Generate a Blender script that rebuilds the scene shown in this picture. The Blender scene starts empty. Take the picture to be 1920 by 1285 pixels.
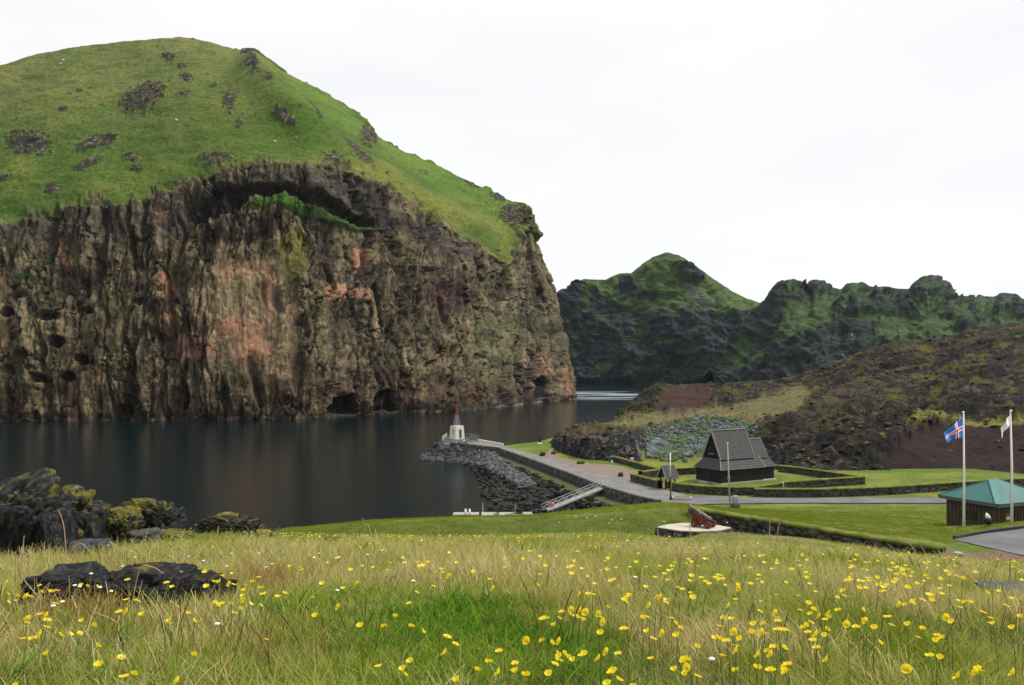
import bpy, math, random
import numpy as np
from mathutils import Vector, Matrix
R = math.radians
F = 1500.0; YH = 697.0; CX = 960.0; H = 24.7      # focal length in pixels, horizon row, centre column, eye height
scene = bpy.context.scene
COL = scene.collection

# ------------------------------------------------------------------ camera, sky, sun, exposure
cam_d = bpy.data.cameras.new('camera')
cam = bpy.data.objects.new('camera', cam_d); COL.objects.link(cam)
cam.location = (0, 0, H); cam.rotation_euler = (R(90), 0, 0)
cam_d.sensor_width = 36.0; cam_d.lens = 36.0 * F / 1920.0
cam_d.shift_y = 54.5 / 1920.0
cam_d.clip_start = 0.1; cam_d.clip_end = 30000
scene.camera = cam
SUN_EL, SUN_AZ = R(56), R(84)      # azimuth measured from +Y (ahead) towards +X (right)
sd = bpy.data.lights.new('sun', 'SUN'); so = bpy.data.objects.new('sun', sd); COL.objects.link(so)
sd.energy = 3.6; sd.angle = R(9); sd.color = (1, .955, .88)
sdir = Vector((math.sin(SUN_AZ) * math.cos(SUN_EL), math.cos(SUN_AZ) * math.cos(SUN_EL), math.sin(SUN_EL)))
so.rotation_euler = sdir.to_track_quat('Z', 'Y').to_euler()
W = bpy.data.worlds.new('World'); scene.world = W; W.use_nodes = True
nt = W.node_tree; nt.nodes.clear()
def wn(t): return nt.nodes.new(t)
out = wn('ShaderNodeOutputWorld'); bg = wn('ShaderNodeBackground'); sky = wn('ShaderNodeTexSky')
sky.sky_type = 'NISHITA'; sky.sun_disc = False; sky.sun_elevation = SUN_EL; sky.sun_rotation = SUN_AZ
tc = wn('ShaderNodeTexCoord'); mp = wn('ShaderNodeMapping'); mp.inputs['Scale'].default_value = (1.2, 1.2, 4)
nz = wn('ShaderNodeTexNoise'); nz.inputs['Scale'].default_value = 1.6; nz.inputs['Detail'].default_value = 5
cr = wn('ShaderNodeValToRGB'); cr.color_ramp.elements[0].position = .32; cr.color_ramp.elements[1].position = .62
cr.color_ramp.elements[0].color = (8.1, 8.2, 8.35, 1); cr.color_ramp.elements[1].color = (9.1, 9.1, 9.1, 1)
mx = wn('ShaderNodeMixRGB'); mx.inputs[0].default_value = .95
L = nt.links.new
L(tc.outputs['Generated'], mp.inputs['Vector']); L(mp.outputs[0], nz.inputs['Vector']); L(nz.outputs['Fac'], cr.inputs[0])
L(sky.outputs[0], mx.inputs[1]); L(cr.outputs[0], mx.inputs[2]); L(mx.outputs[0], bg.inputs[0]); bg.inputs[1].default_value = .1
L(bg.outputs[0], out.inputs[0])
vs = scene.view_settings; vs.view_transform = 'Standard'; vs.look = 'None'; vs.exposure = 0.22; vs.gamma = 1

# ------------------------------------------------------------------ noise
rng = np.random.RandomState(7); random.seed(5)
_p = rng.permutation(256); _p = np.concatenate([_p, _p]).astype(np.int32)
_g = rng.normal(size=(256, 3)); _g /= np.linalg.norm(_g, axis=1)[:, None]
_gx, _gy, _gz = [np.ascontiguousarray(_g[:, k]).astype(np.float32) for k in range(3)]
def perlin(x, y, z, seed=0):
    x, y, z = np.broadcast_arrays(np.asarray(x, float) + seed * 17.31, np.asarray(y, float) + seed * 9.7, np.asarray(z, float) + seed * 3.3)
    x0 = np.floor(x); y0 = np.floor(y); z0 = np.floor(z); xi = x0.astype(np.int32); yi = y0.astype(np.int32); zi = z0.astype(np.int32)
    xf, yf, zf = (x - x0).astype(np.float32), (y - y0).astype(np.float32), (z - z0).astype(np.float32)
    xa = (xi & 255, (xi + 1) & 255); ya = (yi & 255, (yi + 1) & 255); za = (zi & 255, (zi + 1) & 255)
    A2 = {(a, b): _p[_p[xa[a]] + ya[b]] for a in (0, 1) for b in (0, 1)}
    u = xf**3 * (xf * (xf * 6 - 15) + 10); v = yf**3 * (yf * (yf * 6 - 15) + 10); w = zf**3 * (zf * (zf * 6 - 15) + 10)
    def g(a, b, c):
        h = _p[A2[(a, b)] + za[c]]
        return _gx[h] * (xf - a) + _gy[h] * (yf - b) + _gz[h] * (zf - c)
    x00 = g(0,0,0) * (1-u) + g(1,0,0) * u; x10 = g(0,1,0) * (1-u) + g(1,1,0) * u
    x01 = g(0,0,1) * (1-u) + g(1,0,1) * u; x11 = g(0,1,1) * (1-u) + g(1,1,1) * u
    return ((x00 * (1-v) + x10 * v) * (1-w) + (x01 * (1-v) + x11 * v) * w) * 1.6
def fbm(x, y, z=0.0, o=4, seed=0, gain=.5):
    s = 0; a = 1; t = 0; f = 1.0
    for k in range(o):
        s = s + a * perlin(np.asarray(x) * f, np.asarray(y) * f, np.asarray(z) * f, seed + k * 3.1); t += a; a *= gain; f *= 2.03
    return s / t * 1.3
def ridged(x, y, z=0.0, o=4, seed=0):
    s = 0; a = 1; t = 0; f = 1.0
    for k in range(o):
        s = s + a * (1 - 2 * np.abs(perlin(np.asarray(x) * f, np.asarray(y) * f, np.asarray(z) * f, seed + k * 3.1))); t += a; a *= .5; f *= 2.07
    return s / t
_wo = rng.rand(256, 3)
def worley(x, y, z=0.0, seed=0):
    x = np.asarray(x, float) + seed * 5.7; y = np.asarray(y, float) + seed * 2.9; z = np.asarray(z, float) + 0 * x
    xi = np.floor(x).astype(np.int64); yi = np.floor(y).astype(np.int64); zi = np.floor(z).astype(np.int64)
    f1 = np.full(x.shape, 9.0); f2 = f1.copy(); idd = np.zeros(x.shape)
    for a in (-1, 0, 1):
        for b in (-1, 0, 1):
            for c in ((-1, 0, 1) if np.ndim(z) and np.any(z != z.flat[0]) else (0,)):
                h = _p[_p[_p[(xi + a) & 255] + ((yi + b) & 255)] + ((zi + c) & 255)]
                q = _wo[h]
                d = (xi + a + q[..., 0] - x)**2 + (yi + b + q[..., 1] - y)**2 + (zi + c + q[..., 2] - z)**2
                m = d < f1
                f2 = np.where(m, f1, np.minimum(f2, d)); idd = np.where(m, h / 255.0, idd); f1 = np.where(m, d, f1)
    return np.sqrt(f1), np.sqrt(f2), idd
def ss(a, b, x):
    t = np.clip((x - a) / (b - a), 0, 1); return t * t * (3 - 2 * t)
def mix(a, b, t):
    a = np.asarray(a, float); b = np.asarray(b, float)
    t = np.asarray(t)[..., None] if np.ndim(t) and (a.ndim and a.shape[-1:] == (3,) or b.shape[-1:] == (3,)) else t
    return a * (1 - t) + b * t
def inpoly(px, py, poly):
    ins = np.zeros(px.shape, bool); n = len(poly)
    for i in range(n):
        x0, y0 = poly[i]; x1, y1 = poly[(i + 1) % n]
        if y0 == y1: continue
        c = ((y0 > py) != (y1 > py)) & (px < (x1 - x0) * (py - y0) / (y1 - y0) + x0)
        ins ^= c
    return ins
def segdist(px, py, poly, closed=True):
    d = np.full(px.shape, 1e18); n = len(poly)
    for i in range(n if closed else n - 1):
        x0, y0 = poly[i]; x1, y1 = poly[(i + 1) % n]
        dx, dy = x1 - x0, y1 - y0
        t = np.clip(((px - x0) * dx + (py - y0) * dy) / (dx * dx + dy * dy + 1e-12), 0, 1)
        d = np.minimum(d, (px - x0 - t * dx)**2 + (py - y0 - t * dy)**2)
    return np.sqrt(d)
def sdf(px, py, poly):            # positive inside
    d = segdist(px, py, poly); return np.where(inpoly(px, py, poly), d, -d)
def at(px, py, d): return Vector(((px - CX) / F * d, d, H - (py - YH) / F * d))
def dz(py, z): return (H - z) * F / (py - YH)        # distance at which height z shows on row py
def gz(px, py, z): return at(px, py, dz(py, z))
def srgb(r, g, b):
    f = lambda c: ((c / 255 + .055) / 1.055)**2.4 if c > 10 else c / 255 / 12.92
    return (f(r), f(g), f(b))

# ------------------------------------------------------------------ objects
def tag(o, label=None, cat=None, group=None, kind=None):
    if label: o['label'] = label
    if cat: o['category'] = cat
    if group: o['group'] = group
    if kind: o['kind'] = kind
    return o
def link(name, me, mat=None, parent=None, smooth=False):
    o = bpy.data.objects.new(name, me); COL.objects.link(o)
    if mat is not None: me.materials.append(mat)
    if parent is not None: o.parent = parent
    if smooth: me.polygons.foreach_set('use_smooth', [True] * len(me.polygons))
    return o
def empty(name, loc, rz=0.0, label=None, cat=None, group=None):
    o = bpy.data.objects.new(name, None); COL.objects.link(o); o.location = loc; o.rotation_euler = (0, 0, rz)
    o.empty_display_size = .3
    return tag(o, label, cat, group)
def npmesh(name, V, Fq, col=None, smooth=True, extra=None):
    V = np.asarray(V, np.float32).reshape(-1, 3); Fq = np.asarray(Fq, np.int32); k = Fq.shape[1]; n = len(Fq)
    me = bpy.data.meshes.new(name); me.vertices.add(len(V)); me.vertices.foreach_set('co', V.ravel())
    me.loops.add(n * k); me.loops.foreach_set('vertex_index', Fq.ravel())
    me.polygons.add(n); me.polygons.foreach_set('loop_start', np.arange(0, n * k, k, dtype=np.int32))
    me.polygons.foreach_set('loop_total', np.full(n, k, np.int32))
    if smooth: me.polygons.foreach_set('use_smooth', np.ones(n, bool))
    if col is not None:
        a = me.attributes.new('Col', 'FLOAT_COLOR', 'POINT')
        c = np.ones((len(V), 4), np.float32); c[:, :3] = np.clip(np.asarray(col).reshape(-1, 3), 0.002, 1); a.data.foreach_set('color', c.ravel())
    me.update(calc_edges=True)
    return me
def gridfaces(nr, nc):
    i = np.arange(nr * nc).reshape(nr, nc)
    return np.stack([i[:-1, :-1].ravel(), i[:-1, 1:].ravel(), i[1:, 1:].ravel(), i[1:, :-1].ravel()], 1)
def gsmooth(A, s, axis=0):
    r = int(3 * s); k = np.exp(-.5 * (np.arange(-r, r + 1) / s)**2); k /= k.sum()
    P = [(0, 0)] * A.ndim; P[axis] = (r, r); B = np.pad(A, P, mode='edge')
    return np.apply_along_axis(lambda v: np.convolve(v, k, 'valid'), axis, B)

class MB:                                     # collects simple solids, builds them as ONE mesh
    def __init__(s): s.v = []; s.f = []; s.mi = []; s.m = 0
    def add(s, vs, fs, m=None):
        b = len(s.v); s.v += [tuple(v) for v in vs]; s.f += [tuple(b + i for i in f) for f in fs]; s.mi += [s.m if m is None else m] * len(fs)
        return s
    def box(s, x0, x1, y0, y1, z0, z1, M=None, m=None):
        v = [(x, y, z) for z in (z0, z1) for y in (y0, y1) for x in (x0, x1)]
        if M is not None: v = [M @ Vector(p) for p in v]
        return s.add(v, [(0,2,3,1), (4,5,7,6), (0,1,5,4), (2,6,7,3), (0,4,6,2), (1,3,7,5)], m)
    def bar(s, a, b, w, h=None, m=None):      # square bar from a to b
        a, b = Vector(a), Vector(b); h = h or w; d = (b - a); l = d.length
        q = d.to_track_quat('Z', 'Y').to_matrix().to_4x4(); q.translation = a
        return s.box(-w/2, w/2, -h/2, h/2, 0, l, q, m)
    def tube(s, pts, rad, n=8, cap=True, m=None):
        pts = [Vector(p) for p in pts]; rad = rad if hasattr(rad, '__len__') else [rad] * len(pts)
        b = len(s.v); ref = None
        for i, p in enumerate(pts):
            d = (pts[min(i + 1, len(pts) - 1)] - pts[max(i - 1, 0)]).normalized()
            if ref is None: ref = d.orthogonal().normalized()
            u = (ref - d * ref.dot(d)).normalized(); w = d.cross(u); ref = u
            for k in range(n):
                t = 2 * math.pi * k / n; s.v.append(tuple(p + (u * math.cos(t) + w * math.sin(t)) * rad[i]))
        for i in range(len(pts) - 1):
            for k in range(n):
                s.f.append((b + i*n + k, b + i*n + (k+1) % n, b + (i+1)*n + (k+1) % n, b + (i+1)*n + k)); s.mi.append(s.m if m is None else m)
        if cap:
            s.f.append(tuple(b + k for k in range(n))[::-1]); s.f.append(tuple(b + (len(pts)-1)*n + k for k in range(n))); s.mi += [s.m if m is None else m] * 2
        return s
    def slab(s, P, th, m=None):               # thick sheet: polygon P (3-D, planar) with thickness th below its normal
        P = [Vector(p) for p in P]; n = (P[1] - P[0]).cross(P[2] - P[0]).normalized()
        if n.z < 0: n = -n
        Q = [p - n * th for p in P]; k = len(P)
        return s.add(P + Q, [tuple(range(k)), tuple(range(k, 2*k))[::-1]] + [(i, k+i, k+(i+1) % k, (i+1) % k) for i in range(k)], m)
    def build(s, name, mats, parent=None, bevel=0, smooth=False):
        me = bpy.data.meshes.new(name); me.from_pydata(s.v, [], s.f)
        mats = mats if isinstance(mats, (list, tuple)) else [mats]
        for k in mats: me.materials.append(k)
        me.polygons.foreach_set('material_index', s.mi)
        if smooth: me.polygons.foreach_set('use_smooth', [True] * len(s.f))
        import bmesh
        bm = bmesh.new(); bm.from_mesh(me); bmesh.ops.recalc_face_normals(bm, faces=bm.faces); bm.to_mesh(me); bm.free(); me.update()
        o = bpy.data.objects.new(name, me); COL.objects.link(o)
        if parent is not None: o.parent = parent
        if bevel:
            b = o.modifiers.new('b', 'BEVEL'); b.width = bevel; b.segments = 1; b.limit_method = 'ANGLE'
        return o
def copy_tree(o, parent=None):
    c = o.copy(); COL.objects.link(c); c.parent = parent
    for ch in [x for x in COL.objects if x.parent == o]: copy_tree(ch, c)
    return c

# ------------------------------------------------------------------ materials
def newmat(name):
    m = bpy.data.materials.new(name); m.use_nodes = True; return m, m.node_tree, m.node_tree.nodes['Principled BSDF']
def plain(name, col, rough=.7, metal=0.0, var=.25, scale=3.0, bump=0.0, spec=.3, stretch=(1,1,1), col2=None, detail=6):
    m, t, b = newmat(name); N = t.nodes.new; K = t.links.new
    b.inputs['Roughness'].default_value = rough; b.inputs['Metallic'].default_value = metal; b.inputs['Specular IOR Level'].default_value = spec
    c = N('ShaderNodeTexCoord'); q = N('ShaderNodeMapping'); q.inputs['Scale'].default_value = stretch
    n = N('ShaderNodeTexNoise'); n.inputs['Scale'].default_value = scale; n.inputs['Detail'].default_value = detail; n.inputs['Roughness'].default_value = .6
    r = N('ShaderNodeValToRGB'); r.color_ramp.elements[0].position = .3; r.color_ramp.elements[1].position = .7
    c2 = col2 or tuple(min(1, x * (1 + var)) for x in col)
    c1 = tuple(x * (1 - var) for x in col)
    r.color_ramp.elements[0].color = (*c1, 1); r.color_ramp.elements[1].color = (*c2, 1)
    K(c.outputs['Object'], q.inputs[0]); K(q.outputs[0], n.inputs['Vector']); K(n.outputs['Fac'], r.inputs[0]); K(r.outputs[0], b.inputs['Base Color'])
    if bump:
        bp = N('ShaderNodeBump'); bp.inputs['Strength'].default_value = bump; bp.inputs['Distance'].default_value = .05
        K(n.outputs['Fac'], bp.inputs['Height']); K(bp.outputs[0], b.inputs['Normal'])
    return m
def vcmat(name, scale, var=.35, bump=.5, dist=1.0, rough=.95, stretch=(1,1,1), spec=.15):
    m, t, b = newmat(name); N = t.nodes.new; K = t.links.new
    b.inputs['Roughness'].default_value = rough; b.inputs['Specular IOR Level'].default_value = spec
    a = N('ShaderNodeAttribute'); a.attribute_name = 'Col'
    c = N('ShaderNodeTexCoord'); q = N('ShaderNodeMapping'); q.inputs['Scale'].default_value = stretch
    n = N('ShaderNodeTexNoise'); n.inputs['Scale'].default_value = scale; n.inputs['Detail'].default_value = 8; n.inputs['Roughness'].default_value = .68
    r = N('ShaderNodeMapRange'); r.inputs[1].default_value = .3; r.inputs[2].default_value = .7; r.inputs[3].default_value = 1 - var; r.inputs[4].default_value = 1 + var
    v = N('ShaderNodeVectorMath'); v.operation = 'SCALE'
    K(c.outputs['Object'], q.inputs[0]); K(q.outputs[0], n.inputs['Vector']); K(n.outputs['Fac'], r.inputs[0]); K(a.outputs['Color'], v.inputs[0]); K(r.outputs[0], v.inputs['Scale'])
    K(v.outputs[0], b.inputs['Base Color'])
    if bump:
        bp = N('ShaderNodeBump'); bp.inputs['Strength'].default_value = bump; bp.inputs['Distance'].default_value = dist
        K(n.outputs['Fac'], bp.inputs['Height']); K(bp.outputs[0], b.inputs['Normal'])
    return m

# ================================================================== SETTING: near land and the harbour flat as one sheet
# knots per column (px): list of (distance, row on which that ground shows)
KN = {
 -300: [(1.6,1587),(2.6,1285),(4,1160),(6.6,1100),(10,1060),(17,1010),(22,1060),(26,1150),(40,1620),(60,1400),(90,1200),(120,1100)],
    0: [(1.6,1587),(2.6,1285),(4,1158),(6.6,1096),(10,1056),(17,1008),(22,1060),(26,1150),(40,1620),(60,1400),(90,1200),(120,1100)],
  300: [(1.6,1587),(2.6,1285),(4,1152),(6.6,1086),(10,1042),(18,1003),(24,1060),(30,1150),(40,1620),(60,1400),(90,1200),(120,1100)],
  440: [(1.6,1587),(2.6,1285),(4,1145),(6.6,1078),(10,1036),(20,1004),(30,1020),(38,1100),(46,1500),(66,1350),(90,1200),(120,1100)],
  515: [(1.6,1587),(2.6,1285),(4,1142),(6.6,1075),(10,1034),(20,1016),(50,1018),(58,993),(62,1000),(76,1200),(96,1160),(120,1100)],
  700: [(1.6,1587),(2.6,1285),(4,1138),(6.6,1070),(10,1038),(20,1020),(52,1013),(60,979),(66,975),(84,1080),(100,1120),(120,1080)],
  870: [(1.6,1587),(2.6,1285),(4,1135),(6.6,1068),(10,1040),(20,1022),(54,1008),(61,971),(67,969),(86,1050),(100,1110),(120,1050)],
 1000: [(1.6,1587),(2.6,1285),(4,1132),(6.6,1068),(10,1040),(20,1020),(55,1004),(61,969),(68,966),(88,1020),(102,1090),(120,1040)],
 1150: [(1.6,1587),(2.6,1285),(4,1130),(6.6,1068),(10,1040),(20,1022),(56,999),(61,962),(70,950),(90,975),(105,1010),(122,1000)],
 1235: [(1.6,1587),(2.6,1285),(4,1130),(6.6,1068),(10,1040),(20,1024),(56,1008),(62,955),(72,942),(92,955),(108,975),(122,990)],
 1292: [(1.6,1587),(2.6,1285),(4,1130),(6.6,1068),(10,1042),(20,1030),(56,1011),(62,952),(72,944),(92,952),(108,960),(118,958)],
 1320: [(1.6,1587),(2.6,1285),(4,1130),(6.6,1069),(10,1043),(20,1031),(58.3,995),(58.7,955),(72,949),(92,951),(108,953),(118,953)],
 1500: [(1.6,1587),(2.6,1285),(4,1132),(6.6,1072),(10,1050),(20,1034),(56.3,1008),(56.7,985),(68,972),(86,962),(102,955),(118,949)],
 1750: [(1.6,1587),(2.6,1285),(4,1140),(6.6,1086),(10,1070),(20,1058),(49.2,1050),(49.6,1027),(62,992),(78,973),(98,955),(118,947)],
 1800: [(1.6,1587),(2.6,1285),(4,1145),(6.6,1096),(10,1076),(20,1064),(47,1051),(52,1038),(62,990),(76,975),(98,955),(118,947)],
 1920: [(1.6,1587),(2.6,1285),(4,1150),(6.6,1102),(10,1084),(20,1068),(46,1054),(52,1038),(61,979),(76,968),(98,953),(118,946)],
 2300: [(1.6,1587),(2.6,1285),(4,1160),(6.6,1115),(10,1095),(20,1078),(46,1062),(52,1045),(61,968),(76,958),(98,950),(118,945)],
}
kp = np.array(sorted(KN)); kd = np.array([[a[0] for a in KN[k]] for k in kp]); kz = np.array([[H - (a[1] - YH) / F * a[0] for a in KN[k]] for k in kp])
PXF = np.arange(-300, 2301, 4.0)
KD = np.stack([np.interp(PXF, kp, kd[:, j]) for j in range(12)], 1); KZ = np.stack([np.interp(PXF, kp, kz[:, j]) for j in range(12)], 1)
KD = gsmooth(KD, 3.5); KZ = gsmooth(KZ, 3.5)
LD = np.log(np.arange(0, 1200) / 1200.0 * (math.log(420) - math.log(1.6)) + math.log(1.6)) * 0
LGD = np.linspace(math.log(1.6), math.log(420), 1200)
TAB = np.empty((len(PXF), 1200))
for i in range(len(PXF)):
    TAB[i] = np.interp(np.exp(LGD), np.append(KD[i], [150, 420]), np.append(KZ[i], [-4 if PXF[i] < 1280 else 3.0, -6]))
def near_z(x, y):
    d = np.maximum(y, 1.6); px = np.clip(CX + F * x / d, -299, 2299)
    # beside the viewer the columns spread, so a wide step sideways stays on even ground
    fx = (px + 300) / 4.0; fy = (np.log(np.minimum(d, 419)) - math.log(1.6)) / (math.log(420) - math.log(1.6)) * 1199
    i = np.clip(fx.astype(int), 0, len(PXF) - 2); j = np.clip(fy.astype(int), 0, 1198); a = fx - i; b = fy - j
    return (TAB[i, j] * (1-a) + TAB[i+1, j] * a) * (1-b) + (TAB[i, j+1] * (1-a) + TAB[i+1, j+1] * a) * b
ZC = 4.2
def gxy(px, py, z=ZC): p = gz(px, py, z); return (p.x, p.y)
edge_in = [gxy(1240, 941), gxy(1200, 933.5), gxy(1171, 925), gxy(1130, 912.5), gxy(1071, 890), gxy(999, 863.5), gxy(935, 841), gxy(874, 834), gxy(830, 832.5)]
edge_out = [gxy(826, 826), gxy(838, 821.5), gxy(880, 822), gxy(903, 828), gxy(944, 836), gxy(1010, 828), gxy(1050, 817), gxy(1100, 808), gxy(1150, 797), (62, 345), (74, 420), (600, 420), (600, 60), (60, 60)]
COAST = edge_in + edge_out + [(28, 100)]
def coast_z(x, y):
    s = sdf(x, y, COAST)
    px = CX + F * x / np.maximum(y, 1)
    inlet = ss(815, 850, px) * (1 - ss(1225, 1260, px)) * (y < 262) * (y > 60)
    out_ = np.maximum(-s, 0)
    prof_in = np.interp(out_ * (1 + 2.6 * ss(925, 850, px)), [0, .3, 1.2, 6, 12, 20, 27, 40], [0, -.9, -1.3, -2.5, -3.6, -4.15, -5.0, -7])
    prof_out = np.interp(out_, [0, .5, 3, 7, 12], [0, -.4, -2.6, -5, -8])
    back = ss(225, 245, y) * (px < 905)
    prof = np.where(edge_side(x, y), prof_in, prof_out)
    rough = fbm(x / 2.6, y / 2.6, 0, 4, 2) * np.interp(out_, [0, 2, 9, 30], [0, .2, .75, .7])
    rise = ss(1300, 1800, px) * .6
    return np.where(s > 0, ZC + rise, ZC + prof + rough), s
def edge_side(x, y):
    a = segdist(x, y, edge_in, False); b = segdist(x, y, edge_out[:9], False); return a <= b + 3
def ground(x, y):
    x = np.asarray(x, float); y = np.asarray(y, float)
    n = near_z(x, y)
    c, s = coast_z(x, y)
    return np.maximum(n, np.where(y > 95, c, -9))
def G(x, y): return float(ground(np.array([x]), np.array([y]))[0])
def on_ray(px, py, hgt=0.0, dmin=2.0, dmax=400.0):     # ground point whose top (hgt above ground) shows at px,py
    d = np.exp(np.linspace(math.log(dmin), math.log(dmax), 1600)); x = (px - CX) / F * d
    zr = H - (py - YH) / F * d; g = ground(x, d) + hgt
    k = np.argmax(g >= zr) if np.any(g >= zr) else len(d) - 1
    return Vector((x[k], d[k], g[k] - hgt))

# distances of grid rows: dense near, ending beyond the churchyard
rows = np.concatenate([np.linspace(-14, 1.2, 12), np.exp(np.linspace(math.log(1.5), math.log(46), 300)), np.linspace(46.2, 64, 95), np.linspace(64.6, 118, 90), np.linspace(118.6, 270, 330), np.linspace(272, 420, 60)])
ca = np.linspace(-1, 1, 820); ca = np.sign(ca) * (np.abs(ca)) * .98
Yg, Ag = np.meshgrid(rows, ca, indexing='ij')
Xg = Ag * (np.maximum(Yg, 0) + 9)
Zg = ground(Xg, Yg)
near = (Yg < 60)
Zg = Zg + fbm(Xg / 1.3, Yg / 1.3, 0, 3, 4) * .05 * ss(1, 3, np.maximum(Yg, 0)) * ss(62, 40, Yg) * 1.0
PX = CX + F * Xg / np.maximum(Yg, 1.5); PY = YH + F * (H - Zg) / np.maximum(Yg, 1.5)
cz, cs = coast_z(Xg, Yg)
n1 = fbm(Xg / 3, Yg / 3, 0, 5, 11); n2 = fbm(Xg / .5, Yg / .5, 0, 4, 12); n3 = fbm(Xg / 12, Yg / 12, 0, 4, 13); n4 = fbm(Xg / 1.1, Yg / 1.6, 0, 4, 15)
soil = np.array((.05, .06, .02)); straw = np.array((.20, .19, .07)); lawn = np.array((.070, .115, .013)); lawn2 = np.array((.150, .165, .026)); olive = np.array((.085, .10, .02))
C = mix(soil, straw, ss(-.3, .5, n1))                                  # meadow floor
lw = mix(lawn, lawn2, ss(-.3, .4, n3 + .45 * n4)); lw = lw * (1 + .35 * n2[..., None]); lw = mix(lw, np.array((.16, .14, .05)), ss(.2, .5, fbm(Xg / 5, Yg / 7, 0, 4, 17)) * .6)
lw = mix(lw, olive, ss(.15, .6, n4) * .5)
dter = np.interp(PX, PXF, KD[:, 6])
islawn = ss(-1.5, .3, Yg - dter + n4 * .5)
C = mix(C, lw, islawn)
front = ss(-1, 1.2, Yg - dter) * ss(.8, -1.2, Yg - np.interp(PX, PXF, KD[:, 7])) * ss(1300, 1280, PX)
C = mix(C, np.array((.07, .09, .018)) * (1 + .35 * n4[..., None]), front * .85)  # front face of the bank: its shade is put into the grass colour
lip = np.exp(-((Yg - np.interp(PX, PXF, KD[:, 7]) - 3) / 4.0)**2) * (PX < 1320)
C = mix(C, np.array((.14, .17, .03)), lip * .5 * ss(-.4, .3, n4))
# harbour flat: grass inside, stones towards and below the shoreline
isc = (cz >= near_z(Xg, Yg) - .01) & (Yg > 95)
inside = cs > 0
rockd = np.array((.022, .023, .025)); rockl = np.array((.16, .165, .165)); weed = np.array((.03, .032, .014))
og = np.maximum(-cs, 0)
rc = mix(rockd, rockl, ss(.1, .55, n4) * np.interp(og, [0, 1, 3, 8, 11, 40], [.3, .25, .3, .2, .12, .1]))
rc = mix(rc, weed, ss(0, .4, fbm(Xg / 2, Yg / 5, 0, 4, 31)) * ss(9, 14, og))
gr_b = ss(1.0, 1.8, og) * ss(5.5, 3.5, og + n1 * 1.5) * ss(880, 930, PX)
rc = mix(rc, np.array((.075, .085, .028)), gr_b * .9)
C = np.where(isc[..., None], np.where(inside[..., None], lw, rc), C)
C = np.where((isc & inside & (PX < 908))[..., None], np.array((.10, .10, .10)) * (1 + .3 * n2[..., None]), C)
rocky = ss(12, 3, Yg - np.interp(PX, PXF, KD[:, 6]))* 0
shoreL = (PX < 500) & (Yg > np.interp(PX, PXF, KD[:, 5]) + .2)
C = np.where(shoreL[..., None] & (Yg < 118)[..., None], mix(rockd * 1.2, np.array((.13, .13, .03)), ss(.1, .5, n4)), C)
red = ss(.2, 1.5, Yg - 44) * ss(53, 51.5, Yg) * ss(1758, 1785, PX)
C = mix(C, np.array((.14, .085, .06)) * (1 + .25 * n2[..., None]), red)
C = mix(C, np.array((.25, .23, .13)), np.exp(-(np.abs(PX - 1760) / 12)**2) * (Yg > 44) * (Yg < 52) * .0)
M_land = vcmat('land_cover', 4.0, .3, .6, .06)
me = npmesh('ground', np.stack([Xg, Yg, Zg], -1), gridfaces(*Xg.shape), C)
tag(link('ground', me, M_land), 'grassy land from the flowering meadow down to the harbour flat', None, None, 'structure')

# ================================================================== water
m, t, b = newmat('harbour_water'); N = t.nodes.new; K = t.links.new
b.inputs['Base Color'].default_value = (.003, .009, .0115, 1); b.inputs['IOR'].default_value = 1.33; b.inputs['Specular IOR Level'].default_value = .24
c = N('ShaderNodeTexCoord'); q = N('ShaderNodeMapping'); q.inputs['Scale'].default_value = (1, 1.4, 1)
n_a = N('ShaderNodeTexNoise'); n_a.inputs['Scale'].default_value = .55; n_a.inputs['Detail'].default_value = 7; n_a.inputs['Roughness'].default_value = .66
bp = N('ShaderNodeBump'); bp.inputs['Strength'].default_value = .7; bp.inputs['Distance'].default_value = .09
K(c.outputs['Object'], q.inputs[0]); K(q.outputs[0], n_a.inputs['Vector']); K(n_a.outputs['Fac'], bp.inputs['Height']); K(bp.outputs[0], b.inputs['Normal'])
# wind-ruffled streak near the cliff corner: rougher, with sky reflection painted into the colour
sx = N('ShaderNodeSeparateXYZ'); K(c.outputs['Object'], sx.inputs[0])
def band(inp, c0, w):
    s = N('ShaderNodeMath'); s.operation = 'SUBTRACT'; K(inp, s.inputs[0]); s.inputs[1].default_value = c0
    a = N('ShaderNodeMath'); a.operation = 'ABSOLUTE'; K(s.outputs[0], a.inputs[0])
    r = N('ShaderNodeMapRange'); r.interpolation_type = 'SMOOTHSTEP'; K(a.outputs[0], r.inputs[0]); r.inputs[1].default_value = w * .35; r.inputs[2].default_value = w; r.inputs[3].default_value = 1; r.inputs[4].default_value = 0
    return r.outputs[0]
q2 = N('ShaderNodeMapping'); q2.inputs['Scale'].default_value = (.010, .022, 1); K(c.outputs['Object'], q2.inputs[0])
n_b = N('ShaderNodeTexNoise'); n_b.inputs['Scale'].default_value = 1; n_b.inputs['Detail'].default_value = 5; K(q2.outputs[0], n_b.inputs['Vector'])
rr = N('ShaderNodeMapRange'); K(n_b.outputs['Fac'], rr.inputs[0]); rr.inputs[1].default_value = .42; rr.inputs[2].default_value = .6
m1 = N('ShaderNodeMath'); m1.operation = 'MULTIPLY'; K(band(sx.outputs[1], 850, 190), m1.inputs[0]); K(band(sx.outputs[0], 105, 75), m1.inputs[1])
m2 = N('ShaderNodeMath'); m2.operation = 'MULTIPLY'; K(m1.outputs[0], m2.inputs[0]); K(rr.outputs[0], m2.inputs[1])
r3 = N('ShaderNodeMapRange'); K(m2.outputs[0], r3.inputs[0]); r3.inputs[3].default_value = .12; r3.inputs[4].default_value = .7
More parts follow.
